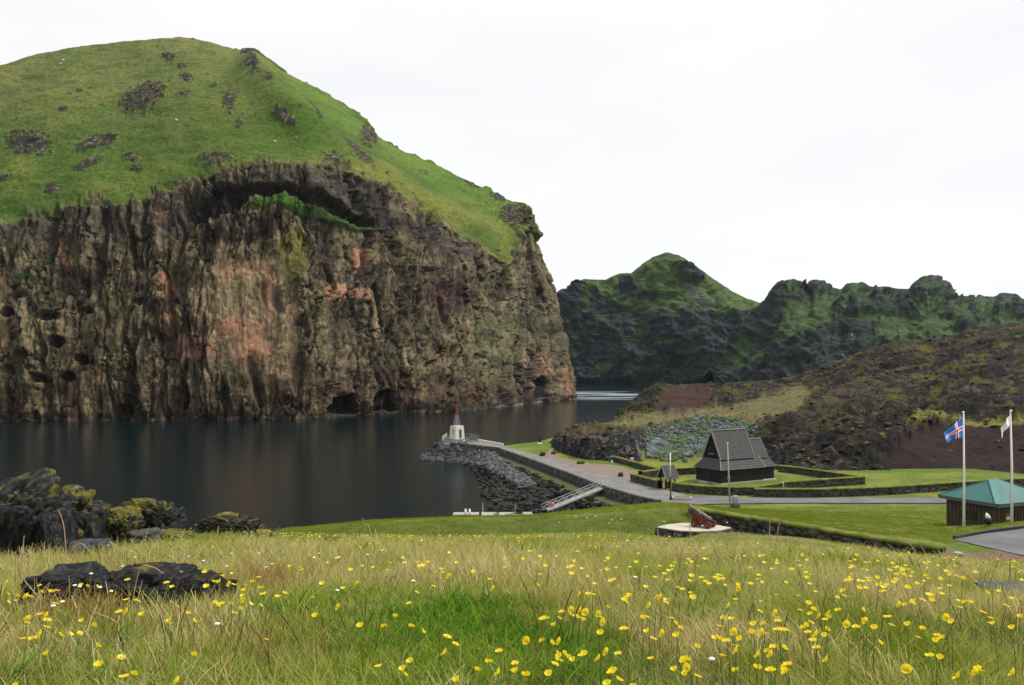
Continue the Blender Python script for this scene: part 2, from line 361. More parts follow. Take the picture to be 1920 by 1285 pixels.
sky_tint = N('ShaderNodeMixRGB'); sky_tint.inputs[1].default_value = (.003, .009, .0115, 1); sky_tint.inputs[2].default_value = (.26, .33, .36, 1); K(m2.outputs[0], sky_tint.inputs[0]); K(sky_tint.outputs[0], b.inputs['Base Color'])
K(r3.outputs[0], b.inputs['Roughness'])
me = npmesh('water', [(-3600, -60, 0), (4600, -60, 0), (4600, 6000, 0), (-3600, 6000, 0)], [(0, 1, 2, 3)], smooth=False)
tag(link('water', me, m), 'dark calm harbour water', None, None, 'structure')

# ================================================================== big hill with the sea cliff: loft over columns
# (foot px, foot d), (mid px, mid row, mid d), (brink px, row, d), (top px, row, d)
HC = [
 ((-420, 378), None, (-420, 445, 425), (-420, 190, 600)),
 ((-150, 390), None, (-150, 440, 428), (-150, 150, 605)),
 ((0, 398), None, (0, 428, 430), (0, 123, 610)),
 ((70, 399), None, (65, 408, 431), (75, 100, 615)),
 ((130, 400), None, (130, 388, 432), (140, 88, 620)),
 ((270, 402), None, (268, 380, 434), (250, 77, 622)),
 ((400, 405), None, (398, 325, 440), (335, 73, 625)),
 ((480, 408), None, (478, 308, 446), (405, 85, 632)),
 ((590, 415), (590, 560, 428), (590, 310, 455), (500, 118, 645)),
 ((640, 440), (638, 560, 452), (640, 318, 470), (560, 146, 652)),
 ((720, 465), (715, 560, 480), (712, 352, 505), (640, 198, 662)),
 ((800, 480), (795, 560, 505), (785, 398, 535), (690, 236, 668)),
 ((860, 500), (855, 570, 525), (850, 432, 560), (730, 268, 672)),
 ((910, 525), (900, 580, 555), (905, 472, 590), (790, 298, 680)),
 ((960, 570), (950, 600, 600), (958, 500, 625), (860, 330, 690)),
 ((1005, 618), (985, 600, 645), (978, 462, 652), (920, 356, 698)),
 ((1045, 665), (1015, 610, 675), (990, 436, 680), (950, 374, 704)),
 ((1078, 712), (1045, 600, 700), (1004, 452, 700), (982, 402, 712)),
 ((1086, 745), (1052, 600, 725), (1003, 452, 725), (978, 402, 735)),
 ((1080, 800), (1040, 600, 785), (985, 470, 780), (950, 430, 800)),
 ((1000, 900), (960, 610, 890), (900, 500, 880), (840, 440, 900)),
 ((800, 1050), (760, 620, 1040), (700, 500, 1020), (600, 400, 1000)),
]
def w3(px, py, d): return np.array(at(px, py, d))
FT = []; MD = []; BR = []; TP = []
for f, mdp, br, tp in HC:
    a = w3(f[0], YH + F * (H + 4) / f[1], f[1]); bb = w3(*br); FT.append(a); BR.append(bb); TP.append(w3(*tp))
    if mdp: MD.append(w3(*mdp))
    else:
        mm = a * .45 + bb * .55; mm[1] -= 4; MD.append(mm)
FT, MD, BR, TP = map(np.array, (FT, MD, BR, TP))
fpx = np.array([h[0][0] for h in HC], float); sp = np.concatenate([[0], np.cumsum(np.maximum(np.abs(np.diff(fpx)), 25))])
nc = 1000
sv = np.concatenate([np.linspace(0, 250, 50)[:-1], np.linspace(250, sp[18] + 25, 850), np.linspace(sp[18] + 30, sp[-1], nc - 899)])
def colint(A):
    B = np.stack([np.interp(np.linspace(0, sp[-1], 1500), sp, A[:, k]) for k in range(3)], 1); B = gsmooth(B, 9)
    return np.stack([np.interp(sv, np.linspace(0, sp[-1], 1500), B[:, k]) for k in range(3)], 1)
ft, md, br, tp = map(colint, (FT, MD, BR, TP))
nv1, nv2, nv3 = 330, 230, 26
v1 = np.linspace(0, 1, nv1)[:, None, None]
q0 = ft[None]; q1 = md[None]; q2_ = br[None]
cl = (1 - v1)**2 * q0 + 2 * v1 * (1 - v1) * (2 * q1 - .5 * (q0 + q2_)) + v1**2 * q2_
v2 = np.linspace(0, 1, nv2 + 1)[1:, None, None]
top = br[None] * (1 - v2) + tp[None] * v2
top[..., 2] += (np.sin(v2[..., 0] * math.pi) * 9)
bk = tp.copy(); bk[:, 1] += 260; bk[:, 2] *= .35
v3 = np.linspace(0, 1, nv3 + 1)[1:, None, None]
back = tp[None] * (1 - v3) + bk[None] * v3; back[..., 2] += np.sin(v3[..., 0] * math.pi) * 14 * 0 + (1 - (2 * v3[..., 0] - 1)**2) * 10
P = np.concatenate([cl, top, back], 0); nr = P.shape[0]
VV = np.concatenate([np.linspace(0, 1, nv1), 1 + np.linspace(0, 1, nv2 + 1)[1:], 2 + np.linspace(0, 1, nv3 + 1)[1:]])[:, None] * np.ones((1, nc))
gx = np.gradient(P, axis=1); gy = np.gradient(P, axis=0); NN = np.cross(gx, gy); NN /= np.linalg.norm(NN, axis=-1)[..., None] + 1e-9
hx = CX + F * P[..., 0] / P[..., 1]; hy = YH + F * (H - P[..., 2]) / P[..., 1]     # where each undisplaced point shows
X, Y, Z = P[..., 0], P[..., 1], P[..., 2]
S = sv[None] * .27 + 0 * X                                                       # metres along the wall
rockm = ss(1.0, .985, VV)                          # cliff weight
wob = fbm(S / 9, Z / 9, 0, 4, 41)
edge_w = ss(.10, -.10, (VV - 1) * 3 + wob * .22 - .03); rockm = np.where(VV < 1, 1, edge_w)
rt = ss(930, 985, hx) * ss(1.0, 1.02, VV) * ss(600, 640, sv[None] + 0 * X)
# --- cliff relief
fl = fbm(S / 11, Z / 60, Y / 60, 4, 51); flr = ridged(S / 7, Z / 45, 0, 4, 52)
fine = fbm(S / 2.0, Z / 8, 0, 6, 53, .6); blocks = fbm(S / 14, Z / 9, 0, 5, 54)
fiss = ridged(S / 16 + .3 * fbm(S / 20, Z / 25, 0, 2, 59), Z / 90, 0, 3, 58)
w1, w2, wid = worley(S / 11, Z / 8, 0, 3)
cav = ss(.44, .2, w1 + .12 * fine) * ss(.35, .5, wid) * ss(430, 120, hx) * ss(500, 560, hy)
cav2 = ss(.4, .15, w1 + .15 * fine) * ss(.75, .9, wid) * ss(600, 660, hx) * ss(620, 690, hy)
bw = .5 * fbm(S / 6, Z / 8, 0, 3, 66)
b1, b2, bi = worley(S / 6.0 + bw * .8, Z / 34 + bw, 0, 11); c1, c2, ci_ = worley(S / 2.4 + bw * 1.5, Z / 9 + bw, 0, 12)
flat_ = ss(385, 420, hx) * ss(575, 545, hx) * ss(470, 500, hy) * ss(730, 690, hy)
crk1 = ss(.09, .0, b2 - b1) * (1 - .6 * flat_); crk2 = ss(.10, .0, c2 - c1) * ss(-.1, .3, fbm(S / 12, Z / 14, 0, 3, 67)) * (1 - .7 * flat_)
flute = ridged(S / 3.0 + .5 * fbm(S / 9, Z / 12, 0, 2, 57), Z / 22, 0, 3, 56)
disp = fl * 4.0 + flr * 1.2 + fine * .9 + blocks * 2.0 + flute * .5 + (bi - .5) * 2.4 + (ci_ - .5) * 1.0 - crk1 * 1.6 - crk2 * .6 - ss(.55, .95, fiss) * 5
disp -= cav * 7 + cav2 * 4
def pm(poly, soft=6, wn_=8, sc=18, seed=61):       # soft mask of a shape drawn on the face, with a wandering edge
    d = sdf(hx + wn_ * fbm(hx / sc, hy / sc, 0, 3, seed), hy + wn_ * fbm(hx / sc, hy / sc, 0, 3, seed + 1), poly); return ss(-soft, soft, d)
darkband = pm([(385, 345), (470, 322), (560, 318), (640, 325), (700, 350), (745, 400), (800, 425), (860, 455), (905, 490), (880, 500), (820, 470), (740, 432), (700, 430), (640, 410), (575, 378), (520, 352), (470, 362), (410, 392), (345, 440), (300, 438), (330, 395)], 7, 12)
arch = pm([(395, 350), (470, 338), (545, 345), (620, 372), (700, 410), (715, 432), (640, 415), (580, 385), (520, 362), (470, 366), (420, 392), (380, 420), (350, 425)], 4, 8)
ledge = pm([(465, 380), (490, 366), (525, 363), (580, 383), (640, 408), (735, 428), (700, 434), (640, 428), (590, 412), (520, 388)], 3, 5)
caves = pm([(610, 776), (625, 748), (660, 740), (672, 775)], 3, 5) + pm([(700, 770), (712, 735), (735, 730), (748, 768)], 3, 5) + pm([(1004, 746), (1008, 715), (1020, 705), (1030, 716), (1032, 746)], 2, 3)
scoop = pm([(560, 440), (600, 430), (640, 450), (660, 520), (640, 545), (580, 548), (590, 600), (575, 560)], 8, 14)
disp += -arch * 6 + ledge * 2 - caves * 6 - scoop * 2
disp *= rockm * (1 - .55 * flat_)
# --- grassy slope relief
g1 = fbm(X / 60, Z / 35, 0, 4, 71); g2 = fbm(X / 12, Z / 5, 0, 4, 72); g3 = fbm(X / 3, Z / 1.5, 0, 3, 73)
gd = g1 * 4 + g2 * .9 + g3 * .25
spur = [(470, 140), (530, 205), (600, 270), (650, 310), (712, 350), (830, 420), (940, 492)]
sdst = segdist(hx, hy, spur, False); gd = gd + 13 * np.exp(-(sdst / 30)**2) * ss(1.03, 1.25, VV)
OUT = [(268, 182, 46, 24, -.4), (52, 266, 44, 25, .1), (180, 262, 40, 13, -.3), (163, 306, 30, 10, -.35), (408, 296, 32, 14, .0), (244, 292, 16, 8, .3), (256, 312, 14, 8, .4), (95, 350, 18, 8, -.2),
  (183, 378, 28, 8, .05), (318, 107, 13, 8, 0), (340, 120, 9, 5, 0), (352, 146, 15, 9, .4), (346, 178, 12, 4, .1), (430, 190, 14, 20, 0), (449, 231, 9, 9, 0), (470, 150, 22, 10, .9), (575, 208, 26, 12, .7),
  (592, 238, 10, 8, .9), (532, 236, 28, 6, .6), (690, 254, 17, 20, 0), (665, 291, 34, 9, .75), (465, 110, 26, 8, .35), (345, 340, 38, 8, -.15), (8, 333, 12, 6, 0), (625, 305, 26, 14, .3), (745, 372, 42, 6, .68),
  (960, 405, 26, 22, .5), (880, 340, 22, 5, .6), (935, 370, 18, 6, .4), (555, 314, 30, 9, 0), (400, 160, 8, 4, 0), (120, 205, 9, 4, 0), (150, 170, 10, 4, 0), (500, 178, 12, 6, .7)]
om = np.zeros(X.shape)
for (ox, oy, rx, ry, an) in OUT:
    dx, dy = hx - ox, hy - oy; c_, s_ = math.cos(an), math.sin(an)
    e = np.sqrt(((dx * c_ + dy * s_) / rx)**2 + ((-dx * s_ + dy * c_) / ry)**2)
    om = np.maximum(om, ss(1.15, .6, e + .95 * fbm(hx / 9, hy / 5, 0, 5, 81 + ox * .01, .6)))
om = np.maximum(om, ss(.5, .62, fbm(hx / 30, hy / 16, 0, 5, 84)) * .7 * ss(420, 560, hx))
om = np.maximum(om, ss(.55, .68, fbm(hx / 22, hy / 12, 0, 5, 85)) * .6)
om = om * (VV > 1) * (VV < 2.05)
gd = gd + om * (.8 + 1.3 * fbm(X / 8, Z / 8, Y / 8, 3, 86))
gd = gd * (1 - rockm)
rgt = ss(945, 985, hx) * (VV < 2) * (VV > 1)                                       # crags at the end of the ridge
gd = gd + rgt * (3 + 6 * fbm(X / 9, Z / 7, Y / 9, 5, 88)) * (1 - rockm)
ridge_rock = ss(1.86, 2.0, VV) * ss(2.12, 2.0, VV) * ss(430, 560, hx)
gd = gd + ridge_rock * np.maximum(fbm(X / 14, Y / 14, Z / 8, 5, 89), 0) * 7
D = disp + gd; fade = ss(0, .012, VV); D = D * np.clip(fade + .3, 0, 1)
Pn = P + NN * D[..., None]
# --- colour of the cliff
base = mix((.075, .060, .034), (.185, .145, .080), ss(-.5, .5, fbm(S / 5, Z / 26, 0, 5, 91)))
base = mix(base, (.028, .024, .020), ss(.02, .45, fbm(S / 3.2, Z / 30, 0, 5, 92)) * .8)
base = mix(base, (.036, .020, .019), ss(.05, .45, fbm(S / 15, Z / 20, 0, 5, 93)) * .75)
base = mix(base, (.24, .17, .10), ss(.08, .4, fbm(S / 20, Z / 26, 0, 4, 134)) * .45)
base = mix(base, (.110, .115, .040), ss(.0, .5, fbm(S / 10, Z / 14, 0, 5, 94)) * .55)
base = base * (.80 + .55 * bi[..., None]) * (.85 + .35 * ci_[..., None])
base = mix(base, (.22, .18, .11), ss(.08, .34, fbm(S / 1.8, Z / 5, 0, 5, 95, .6)) * .6)
base = mix(base, (.010, .009, .009), ss(.10, .34, fbm(S / 1.6, Z / 3.5, 0, 5, 98, .6)) * .7); base = mix(base, (.008, .008, .008), np.maximum(crk1 * .55, crk2 * .4))
base = mix(base, (.02, .017, .016), ss(.72, .98, ridged(S / 4.5 + .4 * fine, Z / 30, 0, 3, 102)) * .75)
base = mix(base, (.025, .055, .018), ss(.28, .5, fbm(S / 12, Z / 7, 0, 5, 96)) * .6 * (ss(300, 60, hx) + .35))
orange = np.array((.38, .20, .115)); tan_ = np.array((.33, .235, .135)); pink = np.array((.30, .16, .11))
tn = fbm(S / 6, Z / 9, 0, 5, 97)
def patch(c, poly, amt=.9, soft=5, wn_=12, seed=61):
    global base; base = mix(base, np.array(c), pm(poly, soft, wn_, 16, seed) * amt * ss(-.55, .15, tn + .25) * (1 - .75 * ss(.1, .35, fbm(S / 1.3, Z / 9, 0, 5, 98 + poly[0][0], .6))))
patch(tan_, [(395, 490), (520, 490), (530, 560), (545, 680), (560, 730), (540, 740), (500, 690), (400, 640), (390, 560)], .85, 9, 34)
base = mix(base, (.10, .085, .05), flat_ * ss(-.05, .35, fbm(S / 2.2, Z / 16, 0, 5, 131, .6)) * .6); base = mix(base, (.05, .035, .025), flat_ * ss(.15, .45, fbm(S / 5, Z / 5, 0, 5, 132, .6)) * .6)
patch(orange, [(418, 505), (505, 495), (512, 520), (470, 515), (420, 530)], .6)
patch(orange, [(490, 520), (512, 525), (516, 590), (495, 590)], .8)
patch(orange, [(408, 605), (440, 595), (495, 610), (505, 670), (478, 680), (455, 650), (420, 630)], 1)
patch(pink, [(430, 655), (460, 655), (475, 690), (440, 690)], .7)
patch(orange, [(300, 510), (320, 510), (328, 600), (318, 650), (305, 645), (310, 580)], .8)
patch(pink, [(328, 625), (400, 640), (405, 670), (340, 675)], .85)
patch(orange, [(383, 446), (418, 448), (414, 462), (385, 462)], .8)
patch(orange, [(100, 460), (125, 462), (128, 500), (108, 492)], .8)
patch(orange, [(662, 465), (690, 465), (692, 502), (664, 502)], 1, 3, 5)
patch(orange, [(610, 532), (648, 530), (650, 560), (606, 560)], 1, 3, 5)
patch(tan_, [(600, 490), (640, 480), (640, 510), (615, 515)], .6)
patch(orange, [(655, 540), (690, 545), (688, 560), (658, 562)], .7)
patch(orange, [(735, 550), (755, 560), (750, 580), (735, 570)], .7)
patch(pink, [(800, 530), (835, 545), (850, 575), (820, 570)], .7)
patch(orange, [(255, 385), (330, 388), (325, 415), (265, 410)], .6)
patch(orange, [(172, 690), (200, 695), (195, 720), (175, 718)], .7)
patch(pink, [(1000, 655), (1035, 660), (1030, 740), (1005, 740)], .7)
patch(orange, [(1050, 690), (1072, 700), (1080, 740), (1055, 742)], .6)
patch((.16, .15, .03), [(525, 430), (572, 430), (575, 500), (560, 520), (525, 510)], .7)
patch(tan_, [(540, 560), (560, 565), (562, 700), (575, 740), (545, 735)], .7)
patch((.05, .025, .02), [(0, 760), (0, 730), (300, 720), (580, 710), (700, 690), (900, 700), (1000, 745), (700, 780), (0, 795)], .6, 8, 16)
patch((.02, .013, .014), [(270, 560), (310, 555), (315, 650), (295, 650)], .9)
patch((.02, .016, .018), [(590, 440), (625, 430), (640, 500), (610, 530), (588, 520)], .85)
patch((.024, .013, .016), [(750, 500), (880, 520), (900, 560), (850, 590), (760, 540)], .75)
patch((.02, .015, .016), [(370, 420), (440, 400), (520, 405), (540, 440), (430, 455), (380, 450)], .8)
patch((.10, .11, .05), [(880, 590), (960, 600), (970, 700), (910, 720), (880, 660)], .55, 12, 20)
patch((.045, .055, .03), [(960, 560), (1050, 600), (1070, 690), (1000, 660), (960, 640)], .6, 12, 20)
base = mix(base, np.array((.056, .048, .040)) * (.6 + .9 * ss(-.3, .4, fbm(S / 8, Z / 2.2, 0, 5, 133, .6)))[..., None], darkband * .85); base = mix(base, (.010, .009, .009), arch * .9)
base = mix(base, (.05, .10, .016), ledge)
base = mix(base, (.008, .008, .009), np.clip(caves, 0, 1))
uprock = pm([(0, 430), (130, 390), (270, 382), (350, 350), (340, 420), (250, 440), (0, 470)], 8, 16)
base = mix(base, (.065, .058, .045), uprock * .7)
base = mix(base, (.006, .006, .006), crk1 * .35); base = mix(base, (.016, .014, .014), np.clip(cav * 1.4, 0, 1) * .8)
base = mix(base, (.022, .020, .018), ss(.5, .9, fiss) * .6)
tide = ss(6.0, 2.0, Z + 4 * fine); base = mix(base, (.02, .018, .016), tide * .75)
base = mix(base, (.24, .17, .11), ss(2.2, .9, Z) * ss(.0, .4, fbm(S / 5, Z / 3, 0, 3, 99)) * .55)
base = base * .88
# --- colour of the slopes
gc = mix((.050, .092, .012), (.125, .140, .026), ss(-.35, .45, g1 + .35 * g2))
upper = ss(330, 120, hy) * ss(560, 380, hx)
gc = mix(gc, (.125, .128, .042), upper * .65)
gc = mix(gc, (.085, .15, .02), ss(0, .12, (sdst < 400) * ((hx - 430) * .62 - (hy - 120)) / 200) * ss(520, 560, hx) * .6)
gc = mix(gc, (.040, .080, .014), ss(.0, .5, g2 + .6 * fbm(X / 20, Z / 12, 0, 4, 75)) * .55)
gc = gc * (1 + .3 * g3[..., None])
gc = mix(gc, (.05, .085, .014), pm([(230, 200), (345, 150), (430, 165), (560, 260), (500, 300), (300, 300)], 40, 20, 40) * .35)
rk = mix((.042, .040, .024), (.165, .155, .110), ss(0, .5, fbm(X / 2.5, Z / 2, Y / 5, 5, 77)))
rk = mix(rk, (.022, .019, .015), ss(-.12, .25, fbm(X / 3, Z / 1.6, 0, 5, 78, .6)))
gc = mix(gc, rk, ss(.2, .75, om + .5 * fbm(X / 4, Z / 2, 0, 4, 87, .6))); gc = mix(gc, rk * .8, np.clip(rgt * 1.2, 0, 1) * ss(-.35, .25, fbm(X / 8, Z / 8, Y / 8, 4, 79)))
base = mix(gc, base, rockm)
me = npmesh('hill', Pn, gridfaces(nr, nc), base)
tag(link('hill', me, vcmat('hill_rock_and_grass', .5, .45, .9, .9, stretch=(1, 1, .7))), 'green topped hill with a brown and orange sea cliff', None, None, 'structure')

# ================================================================== far hills
def range_hill(name, label, sky_, dist, foot_z, depth, colfun, bulge, seed, nc=520, nr=220, relief=1.0, front=None):
    sx_ = np.array([a[0] for a in sky_], float); sy_ = np.array([a[1] for a in sky_], float); sdd = np.array([a[2] if len(a) > 2 else dist for a in sky_], float)
    px = np.linspace(sx_[0], sx_[-1], nc); yy = np.interp(px, sx_, sy_) ; dd = gsmooth(np.interp(px, sx_, sdd), 12)
    yy = gsmooth(yy, 1.5)
    T = np.stack([(px - CX) / F * dd, dd, H - (yy - YH) / F * dd], 1)
    fr = np.interp(px, *front) if front else np.full(nc, dist - depth)
    fr = gsmooth(fr, 10)
    B = np.stack([(px - CX) / F * fr, fr, np.full(nc, foot_z)], 1)
    v = np.linspace(0, 1, nr)[:, None, None]
    prof = v[..., 0] + bulge * np.sin(v[..., 0] * math.pi)
    P = B[None] * (1 - v) + T[None] * v; P[..., 2] = B[None, :, 2] + (T[None, :, 2] - B[None, :, 2]) * np.clip(prof, 0, 1.0)**1.0
    vb = np.linspace(0, 1, 16)[1:, None, None]; Bk = T.copy(); Bk[:, 1] += depth; Bk[:, 2] = foot_z
    P = np.concatenate([P, T[None] * (1 - vb) + Bk[None] * vb], 0)
    vv = np.concatenate([v[:, 0, 0], 1 + vb[:, 0, 0]])[:, None] + 0 * P[..., 0]
    gx = np.gradient(P, axis=1); gy = np.gradient(P, axis=0); NN = np.cross(gx, gy); NN /= np.linalg.norm(NN, axis=-1)[..., None] + 1e-9
    X, Y, Z = P[..., 0], P[..., 1], P[..., 2]
    hx = CX + F * X / Y; hy = YH + F * (H - Z) / Y
    C, D = colfun(X, Y, Z, hx, hy, vv)
    Pn = P + NN * (D * relief)[..., None]
    me = npmesh(name, Pn, gridfaces(*X.shape), C)
    return tag(link(name, me, vcmat(name + '_cover', .05, .3, .6, 4)), label, None, None, 'structure')
def softpoly(hx, hy, poly, soft=6, wn_=8, sc=14, seed=3):
    d = sdf(hx + wn_ * fbm(hx / sc, hy / sc, 0, 3, seed), hy + wn_ * fbm(hx / sc, hy / sc, 0, 3, seed + 1), poly); return ss(-soft, soft, d)
FG = np.array((.040, .074, .023)); FG2 = np.array((.075, .108, .032)); FR = np.array((.012, .016, .022)); FR2 = np.array((.034, .038, .040))
def cf1(X, Y, Z, hx, hy, vv):
    n = fbm(hx / 16, hy / 11, 0, 5, 101); n2 = fbm(hx / 5, hy / 4, 0, 4, 102)
    rough = .8 * fbm(X / 100, Z / 110, Y / 100, 3, 103) + .7 * ridged(X / 130, Z / 170, Y / 130, 3, 105)
    wy = 10 * fbm(hx / 25, hy / 25, 0, 3, 104)
    line = np.interp(hx, [1040, 1090, 1150, 1200, 1260, 1300, 1350, 1400, 1440], [545, 545, 565, 580, 582, 575, 590, 582, 590])
    rock = ss(-6, 8, hy + wy - line)
    rock = np.maximum(rock, softpoly(hx, hy, [(1030, 580), (1095, 530), (1105, 540), (1150, 560), (1165, 600), (1040, 640)], 5, 10, 12, 5) * ss(-.45, .1, n2 + n))
    rock = np.maximum(rock, softpoly(hx, hy, [(1162, 516), (1185, 520), (1195, 545), (1168, 565), (1160, 545)], 4, 6, 9, 7))
    rock = np.maximum(rock, softpoly(hx, hy, [(1195, 548), (1235, 545), (1230, 560), (1195, 560)], 3, 6, 9, 8))
    rock = np.maximum(rock, softpoly(hx, hy, [(1262, 498), (1280, 495), (1320, 510), (1318, 530), (1290, 532), (1268, 520)], 4, 5, 9, 9))
    scree = softpoly(hx, hy, [(1280, 530), (1300, 535), (1345, 580), (1325, 585), (1300, 560)], 3, 5, 9, 10)
    g = mix(FG, FG2, ss(-.3, .4, n)); g = mix(g, FG * .6, ss(.1, .5, n2) * .5)
    r = mix(FR, FR2, ss(-.1, .45, fbm(hx / 4, hy / 3, 0, 5, 108, .6))); r = mix(r, FG * .62, ss(.02, .2, fbm(hx / 26, hy / 18, 0, 5, 107)) * .85); r = mix(r, (.10, .10, .11), ss(.3, .5, fbm(hx / 9, hy / 7, 0, 5, 109, .6)) * .5)
    C = mix(g, r, rock); C = mix(C, (.085, .082, .088), scree * .8)
    D = rough * 32 * (.35 + .65 * rock) + n * 7 + rock * fbm(X / 34, Z / 24, Y / 34, 4, 106, .5) * 7
    D = D * ss(0, .05, vv) * (1 - .7 * ss(.86, 1, vv))
    return C, D
range_hill('far_hill', 'steep green peak beyond the harbour mouth', [(1000, 620), (1038, 576), (1050, 560), (1062, 548), (1078, 532), (1095, 524), (1135, 525), (1150, 518), (1163, 513), (1185, 513), (1205, 496), (1225, 482), (1250, 474), (1272, 479), (1288, 488), (1300, 496), (1330, 518), (1370, 545), (1400, 560), (1425, 569), (1480, 600), (1560, 640)],
    1560, -4, 90, cf1, .14, 1, front=([1000, 1230, 1380, 1560], [1485, 1485, 1450, 1400]))
def cf2(X, Y, Z, hx, hy, vv):
    n = fbm(hx / 22, hy / 12, 0, 5, 111); n2 = fbm(hx / 6, hy / 4.5, 0, 4, 112); rough = .8 * fbm(X / 70, Z / 60, Y / 70, 3, 113) + .7 * ridged(X / 85, Z / 80, Y / 85, 3, 114)
    rock = ss(.03, .28, n + .6 * n2)
    rock = np.maximum(rock, ss(.80, .97, vv) * ss(-.3, .1, fbm(hx / 12, 0 * hy, 0, 3, 115)))
    rock = np.maximum(rock, softpoly(hx, hy, [(1380, 700), (1420, 640), (1500, 640), (1580, 600), (1640, 610), (1650, 680), (1500, 720), (1380, 730)], 6, 14, 20, 15) * .95)
    rock = np.maximum(rock, softpoly(hx, hy, [(1430, 560), (1450, 545), (1480, 560), (1440, 640), (1380, 640)], 6, 12, 14, 16) * .9)
    rock = np.maximum(rock, softpoly(hx, hy, [(1605, 575), (1690, 572), (1750, 600), (1700, 600), (1620, 592)], 3, 6, 10, 17) * .9)
    green = softpoly(hx, hy, [(1470, 590), (1540, 560), (1560, 610), (1480, 640)], 8, 12, 14, 18) + softpoly(hx, hy, [(1630, 600), (1760, 600), (1800, 640), (1650, 645)], 8, 12, 14, 19) + softpoly(hx, hy, [(1380, 690), (1420, 655), (1500, 620), (1500, 635), (1430, 670)], 4, 8, 9, 20)
    rock = rock * (1 - np.clip(green, 0, 1) * .85)
    g = mix(np.array((.032, .060, .021)), np.array((.060, .095, .030)), ss(-.3, .4, n)); g = mix(g, FG * .6, ss(.1, .5, n2) * .5)
    r = mix(FR * 1.0, FR2 * 1.1, ss(-.1, .45, fbm(hx / 4, hy / 3, 0, 5, 118, .6))); r = mix(r, np.array((.028, .044, .018)), ss(0, .3, fbm(hx / 9, hy / 6, 0, 4, 117)) * .6)
    C = mix(g, r, rock)
    w1, w2, wi = worley(hx / 4, hy / 3.2, 0, 9)                          # guano on the dark crags
    gua = ss(.35, .15, w1) * (wi > .86) * softpoly(hx, hy, [(1500, 690), (1555, 660), (1600, 625), (1610, 650), (1560, 690), (1500, 705)], 4, 5, 9, 21)
    C = mix(C, (.35, .36, .37), np.clip(gua, 0, 1))
    D = rough * 18 * (.35 + .65 * rock) + n * 6 + rock * fbm(X / 26, Z / 18, Y / 26, 4, 116, .5) * 4.5
    D = D * ss(0, .05, vv) * (1 - .68 * ss(.86, 1, vv))
    return C, D
range_hill('ridge_hill', 'craggy green ridge behind the lava slope', [(1340, 690), (1360, 655), (1385, 615), (1412, 590), (1430, 568), (1438, 552), (1450, 538), (1462, 530), (1478, 525), (1492, 527), (1500, 532), (1520, 541), (1526, 530), (1545, 530), (1555, 540), (1578, 543), (1585, 535), (1596, 532), (1620, 530), (1632, 537), (1665, 537), (1680, 541), (1705, 541), (1718, 527), (1732, 520), (1748, 517), (1760, 521), (1768, 528), (1780, 546), (1800, 558), (1830, 559), (1838, 553), (1848, 557), (1868, 557), (1876, 550), (1905, 551), (1915, 560), (1940, 575), (2050, 590), (2300, 600)],
    1160, -4, 150, cf2, .1, 2, nc=620, front=([1340, 1500, 1600, 2300], [1060, 930, 900, 820]))

# ================================================================== lava hill
LK = {  # base, shelf, mid..., crest, behind : (d,row)
 1020: [(236, 840), (238, 838), (242, 838), (250, 838), (262, 840), (300, 850)],
 1042: [(204, 850), (206, 840), (212, 832), (228, 826), (245, 826), (300, 850)],
 1065: [(196, 856), (200, 838), (208, 828), (226, 817), (262, 815), (310, 840)],
 1100: [(184, 864), (189, 838), (205, 826), (235, 812), (285, 806), (320, 830)],
 1150: [(183, 864), (188, 840), (206, 824), (240, 808), (300, 797), (330, 810)],
 1162: [(183, 864), (188, 838), (206, 822), (240, 806), (305, 782), (345, 790)],
 1192: [(181, 866), (188, 842), (206, 822), (250, 796), (320, 750), (360, 760)],
 1230: [(178, 868), (190, 852), (210, 830), (255, 792), (335, 730), (370, 745)],
 1300: [(172, 876), (192, 852), (215, 820), (262, 775), (345, 722), (380, 735)],
 1350: [(168, 880), (190, 850), (215, 812), (262, 770), (348, 725), (380, 735)],
 1400: [(165, 884), (176, 868), (205, 815), (260, 762), (350, 719), (380, 730)],
 1450: [(164, 886), (170, 862), (192, 805), (255, 760), (350, 718), (380, 725)],
 1485: [(163, 888), (169, 850), (188, 795), (255, 750), (350, 717), (390, 718)],
 1550: [(162, 889), (170, 840), (188, 790), (250, 742), (350, 688), (390, 690)],
 1620: [(161, 891), (170, 840), (188, 790), (250, 730), (345, 662), (390, 670)],
 1700: [(160, 893), (172, 838), (188, 795), (250, 722), (340, 640), (390, 650)],
 1760: [(158, 896), (172, 840), (186, 798), (250, 715), (340, 638), (390, 650)],
 1830: [(156, 896), (172, 850), (185, 790), (250, 705), (335, 620), (390, 640)],
 1925: [(150, 900), (166, 850), (183, 785), (250, 700), (330, 608), (390, 630)],
 2100: [(140, 905), (160, 840), (180, 770), (250, 690), (325, 600), (390, 630)],
 2400: [(130, 910), (150, 830), (175, 760), (245, 680), (320, 590), (390, 630)],
}
lp = np.array(sorted(LK), float); ld = np.array([[a[0] for a in LK[k]] for k in sorted(LK)], float); lz = np.array([[H - (a[1] - YH) / F * a[0] for a in LK[k]] for k in sorted(LK)])
nC, nR = 760, 420
lx = np.linspace(1020, 2400, nC) ; lx = np.concatenate([np.linspace(1020, 1930, 640), np.linspace(1935, 2400, 120)])
LDc = gsmooth(np.stack([np.interp(lx, lp, ld[:, j]) for j in range(6)], 1), 8); LZc = gsmooth(np.stack([np.interp(lx, lp, lz[:, j]) for j in range(6)], 1), 8)
LZc[:, 0] -= 1.2
tt = np.concatenate([np.linspace(0, 1, 70)[:-1], np.linspace(1, 2, 80)[:-1], np.linspace(2, 3, 90)[:-1], np.linspace(3, 4, 130)[:-1], np.linspace(4, 5, 20)])
Dl = np.stack([np.interp(tt, range(6), LDc[i]) for i in range(nC)], 1); Zl = np.stack([np.interp(tt, range(6), LZc[i]) for i in range(nC)], 1)
